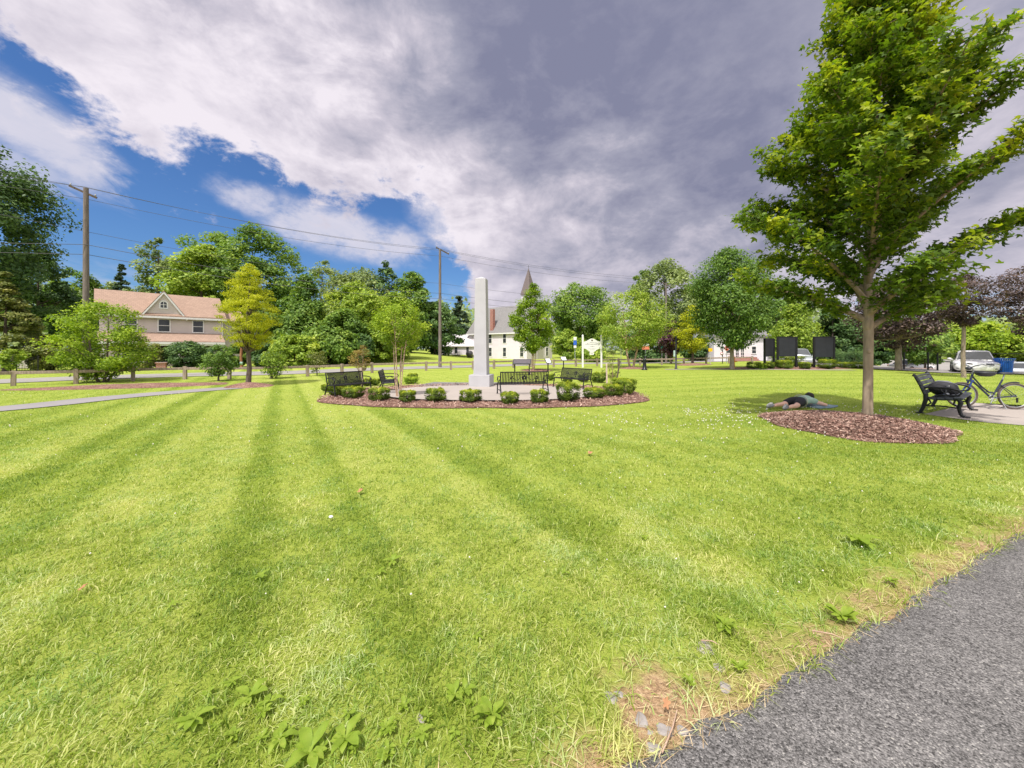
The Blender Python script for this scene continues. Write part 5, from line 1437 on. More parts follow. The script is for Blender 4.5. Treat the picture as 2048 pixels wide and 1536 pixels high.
# ------------------------------------------------------------------ signs and small park furniture
def text(body, size, loc, parent, material, rot=(R(90), 0, 0), name='lettering', ext=.004):
    cu = bpy.data.curves.new(name, 'FONT'); cu.body = body; cu.size = size; cu.align_x = 'CENTER'; cu.align_y = 'CENTER'; cu.extrude = ext
    ob = bpy.data.objects.new(name, cu); COL.objects.link(ob)
    dg = bpy.context.evaluated_depsgraph_get(); dg.update()
    me = bpy.data.meshes.new_from_object(ob.evaluated_get(dg)); bpy.data.objects.remove(ob); bpy.data.curves.remove(cu)
    me.materials.clear(); me.materials.append(material)
    o = link(name, me, parent); o.location = loc; o.rotation_euler = rot
    return o

def notice_board():
    x, y, z = G(1184, 735); s = FOC / y
    root = thing('notice_board', 'white two-post notice board with a shaped top and bottom edge', 'sign', (x, y, z), R(-6))
    hw = 18.3 / s; H = (735 - 672) / s
    for sx in (-1, 1):
        p = MB(); p.box((sx * hw, 0, H / 2 - .05), (.17, .17, H + .1)); o = p.build('post', WHITE, root, bevel=.008)
        MB().lathe([(0, H + .16), (.05, H + .12), (.07, H + .07), (.1, H + .03), (.1, H)], (sx * hw, 0, 0), 10).build('finial', WHITE, o)
    zt, zb = (735 - 683) / s, (735 - 697) / s; mid = (735 - 677) / s; low = (735 - 705) / s; w = hw - .09
    def edge(u, a, b): return a + (b - a) * (.5 + .5 * math.cos(math.pi * u)) ** 1.2
    us = np.linspace(-1, 1, 17)
    poly = [(u * w, edge(u, zt, mid)) for u in us] + [(u * w, edge(u, zb, low)) for u in us[::-1]]
    b = MB().prism(poly, -.03, .03).build('board', WHITE, root)
    INK = mat('sign_ink', (.16, .15, .17), .7); t = MB()
    r = np.random.default_rng(5)
    def scribble(zc, wd, h, arch=0):
        x0 = -wd
        while x0 < wd:
            l = r.uniform(.04, .11); zz = zc - arch * (x0 / wd) ** 2
            t.box((x0 + l / 2, -.034, zz), (l, .004, h * r.uniform(.5, 1))); x0 += l + r.uniform(.015, .05)
    scribble(zb + (mid - zb) * .58, w * .62, .05, .06); scribble(zb + (mid - zb) * .40, w * .85, .055); scribble(zb + (mid - zb) * .2, w * .25, .05); scribble(zb - .02, w * .45, .03); scribble(zb - .13, w * .25, .03)
    t.build('lettering', INK, b)
    MB().lathe([(0, -.036), (.085, -.036), (.085, -.03), (0, -.03)], (0, 0, zb + (mid - zb) * .82), 14, 'y').build('crest', mat('crest_brown', (.10, .07, .05), .7), b)
    sub = MB().box((-.02, 0, (735 - 707) / s), (.42, .03, .26)).build('hanging_board', WHITE, root)
    t2 = MB()
    for k in range(2): t2.box((-.02, -.019, (735 - 706 + 3 * k) / s - .05), (.25, .004, .025))
    t2.build('lettering', INK, sub)
    for sx in (-1, 1): MB().tube([(sx * .14 - .02, 0, (735 - 707) / s + .13), (sx * .14 - .02, 0, low + .12)], .006, 4).build('hanger', GALV, root)
notice_board()

def post_sign(name, label, px, bot, top, w_px, panels, postc=None, rz=0, pr=.035, extra=None):
    """a sign plate or plates (top px, bottom px, material) on a post"""
    x, y, z = G(px, bot); s = FOC / y
    root = thing(name, label, 'sign', (x, y, z), rz)
    MB().tube([(0, 0, -.05), (0, 0, (bot - top) / s)], pr, 8).build('post', postc or GALV, root)
    for (t, b, m, wk) in panels:
        h = (b - t) / s; zc = (bot - (t + b) / 2) / s; w = w_px / s * wk
        o = MB().box((0, -pr - .012, zc), (w, .015, h)).build('sign_plate', m, root, bevel=.004)
    return root
BLUS = mat('sign_blue', (.03, .12, .55), .5); GRN = mat('sign_green', (.0, .22, .14), .5); YELS = mat('sign_yellow', (.85, .50, .01), .5); REDS = mat('sign_red', (.55, .04, .03), .5); ORG = mat('sign_orange', (.80, .30, .02), .6)
bs = post_sign('bus_stop_sign', 'blue and white bus stop sign on a grey post left of the notice board', 1150, 727, 674, 6, [(674, 680, WHITE, 1), (681, 690, BLUS, 1.05), (691, 695.5, WHITE, .9)])
post_sign('parking_sign', 'small blue sign on a pale post beside the birch', 1242, 732, 691, 6, [(690.5, 698, BLUS, 1)], postc=mat('post_pale', (.52, .50, .46), .7))
post_sign('warning_sign', 'small yellow sign on a post behind the second golden tree', 1420.5, 729, 696, 8, [(696.5, 703, YELS, 1)], postc=mat('post_pale', (.52, .50, .46), .7))
post_sign('street_sign', 'green street name sign on a thin post by the plum tree', 1324, 727, 692, 10, [(693, 697.5, GRN, 1)], rz=.5)
post_sign('banner_sign', 'orange and white banner sign behind the birch', 1291, 726, 690, 15, [(688, 692, WHITE, 1), (692.3, 699, mat('banner_orange', (.70, .22, .12), .6), 1)], pr=.03)
rs = post_sign('round_sign', 'small round red rimmed sign on a dark post before the white building', 1445, 727, 684, 4, [], postc=BLACK, pr=.045)
_k = G(1445, 727)[1] / FOC
MB().lathe([(0, -.075), (.17, -.075), (.17, -.055), (0, -.055)], (-.12, 0, 19.5 * _k), 18, 'y').build('sign_plate', REDS, rs); MB().lathe([(0, -.08), (.12, -.08), (.12, -.076), (0, -.076)], (-.12, 0, 19.5 * _k), 18, 'y').build('sign_face', WHITE, rs)
def stop_sign():
    x, y, z = G(1453, 727); s = FOC / y
    root = thing('stop_sign', 'red octagonal stop sign with a white border before the white building', 'sign', (x, y, z), R(12))
    MB().tube([(0, 0, 0), (0, 0, (727 - 692) / s)], .03, 8).build('post', GALV, root)
    rr = .34; zc = (727 - 696.5) / s
    oc = lambda q: [(q * math.cos(R(22.5 + 45 * k)), zc + q * math.sin(R(22.5 + 45 * k))) for k in range(8)]
    MB().prism(oc(rr), -.055, -.04).build('plate_border', WHITE, root)
    pl = MB().prism(oc(rr * .9), -.06, -.054).build('plate', REDS, root)
    text('STOP', .24, (0, -.062, zc), pl, WHITE)
stop_sign()
def orange_post():
    x, y, z = G(1466, 738); s = FOC / y
    root = thing('marker_post', 'orange wooden marker post with a short crosspiece at the maple trunk', 'post', (x + .25, y + .3, z))
    MB().box((0, 0, .5), (.13, .10, 1.06)).build('post', ORG, root, bevel=.01); MB().box((.17, 0, .62), (.22, .06, .1)).build('crosspiece', ORG, root, bevel=.008)
orange_post()
def fountain():
    x, y, z = G(1289, 740); s = FOC / y
    root = thing('drinking_fountain', 'black pedestal drinking fountain with two basins on the lawn', 'drinking fountain', (x, y, z))
    MB().lathe([(.0, -.03), (.26, -.03), (.26, .06), (.17, .12), (.14, .5), (.13, .86), (.15, .95), (.0, .98)], (0, 0, 0), 16).build('pedestal', BLACK, root)
    MB().lathe([(.0, 1.12), (.10, 1.1), (.19, 1.2), (.17, 1.2), (.08, 1.14), (0, 1.15)], (.1, 0, 0), 16).build('basin', BLACK, root)
    MB().tube([(0, 0, .78), (-.3, 0, .82)], .05, 8).build('arm', BLACK, root)
    MB().lathe([(.0, .78), (.12, .79), (.19, .88), (.17, .88), (.1, .82), (0, .82)], (-.38, 0, 0), 16).build('basin', BLACK, root)
    MB().tube([(0, 0, .95), (.02, 0, 1.12)], .05, 8).build('neck', BLACK, root)
fountain()
def black_post():
    x, y, z = G(1352, 738); s = FOC / y
    root = thing('lamp_post', 'slim black post with a small pale plate on its side', 'post', (x, y, z))
    H = (738 - 672) / s
    MB().tube([(0, 0, 0), (0, 0, .1), (0, 0, .12), (0, 0, H)], [.12, .12, .085, .07], 10).build('post', BLACK, root)
    MB().box((-.16, -.02, (738 - 707) / s), (.15, .04, .56)).build('plate', mat('plate_pale', (.45, .58, .55), .5), root, bevel=.005)
black_post()
def boards():
    PAN = mat('board_black', (.022, .024, .032), .35, var=.25, scale=3, spec=.5)
    for lb, xl, xr, top, bot, dy, turn in (('narrow dark sign board seen almost edge-on, left of three', 1530, 1547, 677, 712, 0, R(33)), ('wide dark sign board on two posts, middle of three', 1566, 1604, 673, 712, .6, R(-2)), ('dark sign board on two posts, right of three', 1633, 1671, 673, 713, .2, R(-6))):
        x, y, z = G((xl + xr) / 2, 737.5); s = FOC / y
        root = thing('sign_board', lb, 'sign board', (x, y + dy, z), turn, 'dark sign boards on the mulch bed')
        w = 1.5; H = (737.5 - top) / s
        if turn > .5: w = 1.6
        for sx in (-1, 1): MB().box((sx * w / 2, 0, H / 2 - .03), (.14, .14, H + .06)).build('post', BLACK, root, bevel=.01)
        p = MB().box((0, 0, H - .05 - (bot - top) / s / 2), (w - .14, .07, (bot - top) / s)).build('panel', PAN, root, bevel=.008)
        MB().box((0, 0, H - .02), (w - .12, .10, .06)).build('top_rail', BLACK, root)
boards()
def wayside(label, px, bot, h, w, tilt, rz, dark=True, posts=2):
    x, y, z = G(px, bot)
    root = thing('information_panel', label, 'information panel', (x, y, z), rz)
    for sx in ((-1, 1) if posts == 2 else (0,)): MB().box((sx * (w / 2 - .12), 0, h / 2), (.075, .075, h)).build('post', BLACK, root, bevel=.005)
    p = MB().box((0, -.02, h + .06), (w, .66 if dark else .5, .05), (R(tilt), 0, 0)).build('panel', BLACKP, root, bevel=.008)
    rot = Euler((R(tilt), 0, 0)).to_matrix(); c = Vector((0, -.02, h + .06)) + rot @ Vector((0, 0, .028))
    MB().box(c, (w - .1, .5 if dark else .42, .006), rot).build('plate', mat('plate_dark', (.10, .085, .10), .3, spec=.6) if dark else WHITE, p)
    return root
wayside('dark slanted information panel on two posts behind the front bench', 1044, 750, .88, 1.28, 30, R(-7))
wayside('small white slanted information panel left of the bus stop sign', 1096, 744, .84, .5, 48, R(24), False, 1)
wayside('small white slanted information panel nearer the church', 1127, 736, .84, .6, 48, R(20), False, 1)
def stakes():
    PW = mat('stake_pale', (.60, .48, .40), .85, var=.25)
    for lb, p0, p1, m in (('pale upright stake left of the staked sapling', (1214, 777), (1213, 727), PW), ('dark leaning stake right of the staked sapling', (1231, 772), (1240, 722), BARKD), ('pale stake at the right end of the left rear bench', (725.5, 776), (722, 735), PW), ('pale leaning stake beside the dark information panel', (1062, 748), (1055, 722), PW)):
        x, y, z = G(*p0); b = Vector((x, y, z - .05)); t = Vector(at(p1[0], y)); t.z = zof(p1[1], y)
        tag(MB().bar(b, t, .06, .06).build('stake', m, bevel=.004), lb, 'stake')
stakes()
def wood_stump():
    x, y, z = at(482, 37.5); root = thing('pole_stump', 'cut off reddish pole stump with a pale metal band behind the golden tree', 'pole stump', (x, y, z))
    MB().tube([(.05, 0, -.1), (0, 0, 1.2), (.12, 0, 2.5)], [.13, .12, .10], 10).build('pole', mat('pole_red', (.30, .13, .07), .9, var=.4, scale=4), root)
    MB().lathe([(.135, .25), (.14, .25), (.14, .55), (.135, .55)], (.04, 0, 0), 12).build('band', mat('band_teal', (.35, .50, .48), .5), root)
    x, y, z = at(560, 36); tag(MB().tube([(0, 0, -.05), (0, 0, 1.9)], .055, 8).build('marker_pole', WHITE, None, (x, y, z)), 'thin white marker pole right of the golden tree', 'pole')
wood_stump()
def iron_fence():
    a = np.array(at(-60, 27)[:2]); b = np.array(at(76, 29.5)[:2]); L = np.linalg.norm(b - a); d = (b - a) / L
    root = thing('iron_fence', 'black iron picket fence below the pale wall on the far left', 'fence', (*a, gz(*a)), math.atan2(d[1], d[0]))
    mb = MB()
    for zz in (.2, 1.05, 1.2): mb.bar((0, 0, zz), (L, 0, zz), .035, .03)
    mb.build('rails', BLACK, root)
    mb = MB()
    for k in range(int(L / .14)): mb.bar((k * .14 + .05, 0, .05), (k * .14 + .05, 0, 1.22), .018, .018)
    mb.build('pickets', BLACK, root)
    for k in range(4): MB().box((L * k / 3, 0, .65), (.07, .07, 1.35)).build('post', BLACK, root)
    # retaining wall
    a = np.array(at(-110, 33)[:2]); b = np.array(at(80, 35)[:2]); L = np.linalg.norm(b - a); d = (b - a) / L
    mb = MB()
    for k in range(3): mb.box((L / 2, 0, .3 + .52 * k), (L - .1 * k, .5 - .04 * k, .515))
    tag(mb.build('retaining_wall', mat('wall_pale', (.46, .42, .38), .9, var=.35, scale=3, bump=.5, bscale=9), None, (*a, gz(*a)), math.atan2(d[1], d[0]), bevel=.03), 'pale stone retaining wall behind the iron fence on the far left', 'wall')
iron_fence()
def lot_fence():
    pts = [G(1808, 739.5)[:2], G(1856, 741)[:2], G(1875, 742)[:2], (33.2, 26.2), (37, 25.4), (41, 24.6)]
    o = pts[0]
    root = thing('lot_fence', 'black steel post and wire fence along the car park', 'fence', (*o, gz(*o)))
    for x, y in pts: MB().tube([(x - o[0], y - o[1], gz(x, y) - gz(*o) - .05), (x - o[0], y - o[1], gz(x, y) - gz(*o) + 1.35)], .05, 8).build('post', BLACK, root)
    mb = MB()
    for k in (2, 3, 4): mb.tube([(pts[k][0] - o[0], pts[k][1] - o[1], 1.28), (pts[k + 1][0] - o[0], pts[k + 1][1] - o[1], 1.28)], .016, 5)
    mb.build('top_rail', BLACK, root)
lot_fence()

# ------------------------------------------------------------------ buildings
def siding(name, col, pitch=.16):
    m, nt, p = newmat(name)
    tc = nt.new('ShaderNodeTexCoord').outputs['Object']
    sep = nt.new('ShaderNodeSeparateXYZ'); nt.l.new(tc, sep.inputs[0])
    fr = nt.math('FRACT', nt.math('DIVIDE', sep.outputs[2], pitch))
    n = nt.noise(tc, 1.2, 4)
    c = nt.ramp(n, [(.3, tuple(q * .9 for q in col)), (.7, col)])
    nt.put(p.inputs['Base Color'], c); p.inputs['Roughness'].default_value = .6
    nt.put(p.inputs['Normal'], nt.bump(fr, .25, .012))
    return m
def shingle(name, col, row=.16):
    m, nt, p = newmat(name)
    tc = nt.new('ShaderNodeTexCoord').outputs['Object']
    br = nt.new('ShaderNodeTexBrick'); nt.l.new(nt.mapping(tc, (1, 1, 1), (R(90), 0, 0)), br.inputs[0])
    br.inputs['Scale'].default_value = 1; br.inputs['Brick Width'].default_value = .3; br.inputs['Row Height'].default_value = row; br.inputs['Mortar Size'].default_value = .012
    br.inputs['Color1'].default_value = (*col, 1); br.inputs['Color2'].default_value = (*[q * .82 for q in col], 1); br.inputs['Mortar'].default_value = (*[q * .6 for q in col], 1)
    n = nt.noise(tc, 3, 5)
    nt.put(p.inputs['Base Color'], nt.mix(nt.math('MULTIPLY', n, .4), br.outputs[0], tuple(q * .75 for q in col)))
    p.inputs['Roughness'].default_value = .9
    return m
def brickmat(name, c1, c2):
    m, nt, p = newmat(name)
    tc = nt.new('ShaderNodeTexCoord').outputs['Object']
    br = nt.new('ShaderNodeTexBrick'); nt.l.new(nt.mapping(tc, (1, 1, 1), (R(90), 0, 0)), br.inputs[0])
    br.inputs['Scale'].default_value = 1; br.inputs['Brick Width'].default_value = .22; br.inputs['Row Height'].default_value = .075; br.inputs['Mortar Size'].default_value = .01
    br.inputs['Color1'].default_value = (*c1, 1); br.inputs['Color2'].default_value = (*c2, 1); br.inputs['Mortar'].default_value = (.4, .36, .33, 1)
    nt.put(p.inputs['Base Color'], br.outputs[0]); p.inputs['Roughness'].default_value = .9
    return m
BRICK = brickmat('red_brick', (.36, .09, .06), (.28, .07, .05))
def window(parent, c, w, h, n, rows=2, cols=1, trim=.10, arch=False):
    """framed window on a wall: c centre, n outward normal (2d)"""
    n = Vector((n[0], n[1], 0)).normalized(); u = Vector((-n.y, n.x, 0)); c = Vector(c)
    M = Matrix((u, n, Vector((0, 0, 1)))).transposed()
    fr = MB()
    for sx in (-1, 1): fr.box(c + u * sx * (w / 2 + trim / 2) + n * .03, (trim, .08, h + 2 * trim), M)
    for sz in (-1, 1): fr.box(c + Vector((0, 0, sz * (h / 2 + trim / 2))) + n * .032, (w, .084, trim), M)
    for k in range(1, rows): fr.box(c + Vector((0, 0, -h / 2 + h * k / rows)) + n * .028, (w, .05, .05), M)
    for k in range(1, cols): fr.box(c + u * (-w / 2 + w * k / cols) + n * .026, (.04, .046, h), M)
    o = fr.build('window', WHITE, parent)
    MB().box(c + n * .012, (w, .02, h), M).build('pane', GLASSD, o)
    return o

def house():
    L0 = Vector((-40.4, 36.2, 0)); ang = R(48); L = 9.6; D = 6.6; ze, zr = 5.65, 8.0
    z0 = gz(-36, 40) - .1
    root = thing('house', 'mauve grey two-storey house with a salmon shingle roof and porch', 'house', (L0.x, L0.y, z0), ang)
    SD = siding('siding_mauve', (.60, .52, .51)); RF = shingle('roof_salmon', (.385, .26, .20))
    MB().prism([(0, 0), (D, 0), (D, ze), (D / 2, zr - .05), (0, ze)], 0, L, 'yz').build('wall', SD, root)
    # main roof slabs with overhang
    def slab(mb, y0, z0_, y1, z1_, x0, x1, t=.16):
        mb.prism([(y0, z0_), (y1, z1_), (y1, z1_ + t), (y0, z0_ + t)], x0, x1, 'yz')
    mb = MB(); sl_ = (zr - ze) / (D / 2)
    slab(mb, -.45, ze - .45 * sl_ + .02, D / 2, zr + .02, -.35, L + .35); slab(mb, D + .45, ze - .45 * sl_ + .02, D / 2, zr + .02, -.35, L + .35)
    rf = mb.build('roof', RF, root)
    MB().box((L / 2, -.47, ze - .36), (L + .7, .1, .2)).build('gutter', WHITE, rf)
    # cross gable
    gc, gw, gb, gt = 4.6, 1.55, ze - .15, 7.85
    g_ = MB().prism([(gc - gw, gb), (gc + gw, gb), (gc, gt)], -.16, -.02).build('gable', SD, root)
    tr = MB()
    for s in (-1, 1):
        tr.bar((gc + s * (gw + .35), -.30, gb - .40), (gc, -.30, gt + .12), .16, .24, up=(0, 1, 0))
    tr.build('gable_trim', WHITE, root)
    gr = MB()
    for s in (-1, 1):
        a = (gc + s * (gw + .42), gb - .42); b = (gc, gt + .2)
        gr.prism([a, b, (b[0], b[1] + .12), (a[0], a[1] + .12)], -.42, 2.6)
    gr.build('gable_roof', RF, root)
    # arched window in the gable
    w = MB(); ar = [(gc - .24, 6.35)] + [(gc + .24 * math.cos(t), 6.75 + .24 * math.sin(t)) for t in np.linspace(math.pi, 0, 9)] + [(gc + .24, 6.35)]
    big = [(gc - .36, 6.23)] + [(gc + .36 * math.cos(t), 6.75 + .38 * math.sin(t)) for t in np.linspace(math.pi, 0, 9)] + [(gc + .36, 6.23)]
    w.prism(big, -.21, -.165); o = w.build('window', WHITE, root); MB().prism(ar, -.225, -.212).build('pane', GLASSD, o)
    b = MB(); b.box((gc, -.23, 6.67), (.05, .02, .64)); b.box((gc, -.232, 6.66), (.48, .02, .05)); b.build('muntin', WHITE, o)
    for s, wd in ((2.15, .85), (4.65, .85), (7.45, .85)):
        window(root, (s, 0, 4.45), wd, 1.25, (0, -1), 2)
    # porch
    mb = MB(); mb.prism([(-2.1, 2.62), (0, 3.55), (0, 3.68), (-2.1, 2.75)], -.1, L - .05, 'yz'); pr = mb.build('porch_roof', RF, root)
    MB().box((L / 2 - .08, -2.12, 2.55), (L, .1, .24)).build('gutter', WHITE, pr)
    MB().box((L / 2, -2.0, 2.36), (L - .4, .12, .16)).build('porch_beam', WHITE, root)
    for s in (.3, 3.0, 5.6, L - .4): MB().box((s, -1.98, 1.3), (.14, .14, 2.1)).build('porch_post', WHITE, root)
    MB().box((L / 2, -1.05, .2), (L - .3, 2.1, .4)).build('porch_floor', CONC, root)
    window(root, (7.6, 0, 1.75), 1.9, 1.1, (0, -1), 2, 2); window(root, (2.0, 0, 1.75), .9, 1.3, (0, -1), 2)
    dd = MB(); dd.box((4.7, -.03, 1.45), (.95, .06, 2.1)); o = dd.build('door', mat('door_dark', (.05, .03, .03), .5), root); MB().ball((5.08, -.08, 1.4), .035, 8, 6).build('handle', STEEL, o)
    # recessed wing on the right
    wg = MB(); wg.box((L + 1.2, 3.8, ze / 2 - .15), (2.4, 4.6, ze - .3)); wg.build('wing', siding('siding_pale', (.58, .52, .50)), root)
    MB().prism([(1.2, ze - .35), (6.4, ze - .35), (3.8, ze + 1.1)], L + .06, L + 2.6, 'yz').build('wing_roof', RF, root)
    MB().tube([(L + .03, -.06, .1), (L + .03, -.06, ze - .3)], .05, 8).build('downspout', WHITE, root)
    x, y, z = at(323, 32.5); tag(MB().box((0, 0, .3), (.62, .62, .6)).box((0, 0, .64), (.74, .74, .08)).build('brick_pier', BRICK, None, (x, y, z), .6), 'short red brick pier by the road before the house', 'pier')
house()

def church():
    C0 = Vector((2.9, 72.0, 0)); zg = -.62
    L, W = 15.5, 9.6; ze, zr = 5.75, 11.2
    root = thing('church', 'white clapboard church with a steep grey roof and a dark spire', 'church', (C0.x, C0.y, zg), math.atan2(.6, -.8))
    # local x runs back along the side wall, local y = -(front width) : the front gable runs along -y
    SD = siding('siding_white', (.72, .65, .75), .2); RF = shingle('roof_grey', (.235, .225, .225), .2)
    MB().prism([(0, 0), (-W, 0), (-W, ze), (-W / 2, zr), (0, ze)], 0, L, 'yz').build('wall', SD, root)
    sl_ = (zr - ze) / (W / 2); mb = MB()
    for s in (0, 1):
        y0 = .45 if s == 0 else -W - .45
        mb.prism([(y0, ze - .45 * sl_ + .05), (-W / 2, zr + .05), (-W / 2, zr + .28), (y0, ze - .45 * sl_ + .25)], -.4, L + .4, 'yz')
    rf = mb.build('roof', RF, root)
    MB().box((L / 2, .42, ze - .42), (L + .8, .14, .25)).build('gutter', WHITE, rf)
    tr = MB()
    for s in (0, 1):
        y0 = .5 if s == 0 else -W - .5
        tr.bar((-.43, y0, ze - .5 * sl_ + .0), (-.43, -W / 2, zr + .05), .12, .38, up=(1, 0, 0))
    tr.build('gable_trim', WHITE, root)
    for sx in (1.2, 5.5, 9.3, 13.2):
        for zc, hh in ((4.35, 1.9), (1.55, 1.75)):
            window(root, (sx, 0, zc), .78, hh, (0, 1), 2, 1, .13)
    for sy in (-2.2, -7.4):
        for zc, hh in ((4.2, 1.8), (1.6, 1.7)): window(root, (0, sy, zc), .8, hh, (-1, 0), 2, 1, .13)
    dd = MB(); dd.box((-.05, -W / 2, 1.3), (.1, 1.8, 2.6)); dd.build('door', mat('door_pale', (.50, .46, .46), .5), root)
    MB().box((9.0, -.35, (ze + 10.3) / 2), (.8, .7, 10.3 - ze + .4)).build('chimney', BRICK, root)
    tx, ty = 2.9, -W / 2
    t = MB().box((tx, ty, 11.4), (2.1, 2.1, 4.2)).build('steeple', SD, root)
    sp = MB(); k = 1.25; zt = 13.45; tip = 19.2
    sp.add([(tx - k, ty - k, zt), (tx + k, ty - k, zt), (tx + k, ty + k, zt), (tx - k, ty + k, zt), (tx, ty, tip)], [(0, 1, 4), (1, 2, 4), (2, 3, 4), (3, 0, 4), (3, 2, 1, 0)])
    sp.build('spire', mat('spire_brown', (.17, .135, .135), .9, var=.25, scale=5, stretch=(1, 1, 4)), t)
    MB().tube([(tx, ty, tip - .05), (tx, ty, tip + .5)], .04, 6).build('spire_rod', BLACK, t)
    # low annex on the left
    A = at(918, 80); ar = thing('annex', 'low white shed with a pale sloping roof left of the obelisk', 'shed', (A[0], A[1], A[2] + .35), R(-6))
    ar.scale = (1.05, 1, 1.15)
    MB().prism([(0, 0), (4.6, 0), (4.6, 1.7), (2.3, 3.6), (0, 1.7)], -4.2, 3.6, 'yz').build('wall', SD, ar)
    mb = MB(); mb.prism([(-.35, 1.5), (2.3, 3.72), (2.3, 3.85), (-.35, 1.63)], -4.5, 3.8, 'yz'); mb.prism([(4.95, 1.5), (2.3, 3.72), (2.3, 3.85), (4.95, 1.63)], -4.5, 3.8, 'yz'); mb.build('roof', mat('roof_pale', (.60, .56, .58), .5, var=.12, scale=2, stretch=(8, 1, 1)), ar)
    for sx in (-3.2, -.6, 1.8): MB().box((sx, -.03, .85), (.5, .06, 1.1)).build('window', GLASSD, ar)
    T_ = at(939, 76); tk = thing('oil_tank', 'dark round oil tank beside the white shed', 'tank', (T_[0], T_[1], T_[2]), R(80))
    MB().lathe([(0, -.7), (.5, -.66), (.62, -.5), (.62, .5), (.5, .66), (0, .7)], (0, 0, .85), 18, 'x').build('tank', mat('tank_dark', (.06, .055, .065), .5), tk)
    for sx in (-.4, .4): MB().box((sx, 0, .12), (.08, .9, .3)).build('leg', BLACK, tk)
church()

def side_building():
    a = at(1428, 50); b = at(1536, 50); L = b[0] - a[0]; z = a[2]
    root = thing('white_building', 'white clapboard building with french doors behind the round maple', 'building', (a[0], a[1], z))
    SD = siding('siding_white2', (.72, .69, .74), .2)
    MB().prism([(0, 0), (7, 0), (7, 3.5), (3.5, 5.2), (0, 3.5)], 0, L, 'yz').build('wall', SD, root)
    mb = MB(); mb.prism([(-.4, 3.33), (3.5, 5.22), (3.5, 5.4), (-.4, 3.5)], -.3, L + .3, 'yz'); mb.prism([(7.4, 3.33), (3.5, 5.22), (3.5, 5.4), (7.4, 3.5)], -.3, L + .3, 'yz'); mb.build('roof', shingle('roof_grey2', (.22, .21, .22)), root)
    for px in (1474, 1484.5):
        s = (px - 1428) / FOC * 50; window(root, (s, 0, 1.25), .42, 1.9, (0, -1), 4, 2, .08)
    window(root, ((1507.5 - 1428) / FOC * 50, 0, 1.55), .55, .9, (0, -1), 2, 1, .1); window(root, ((1456 - 1428) / FOC * 50, 0, 1.6), .5, .9, (0, -1), 2, 1, .1)
    st = MB()
    for k in range(3): st.box(((1480 - 1428) / FOC * 50, -.55 - .3 * (2 - k), .12 + .2 * k), (3.2, 1.1, .2))
    st.build('steps', BRICK, root)
    MB().tube([(L - .05, -.06, 0), (L - .05, -.06, 3.3)], .05, 8).build('downspout', GALV, root)
side_building()

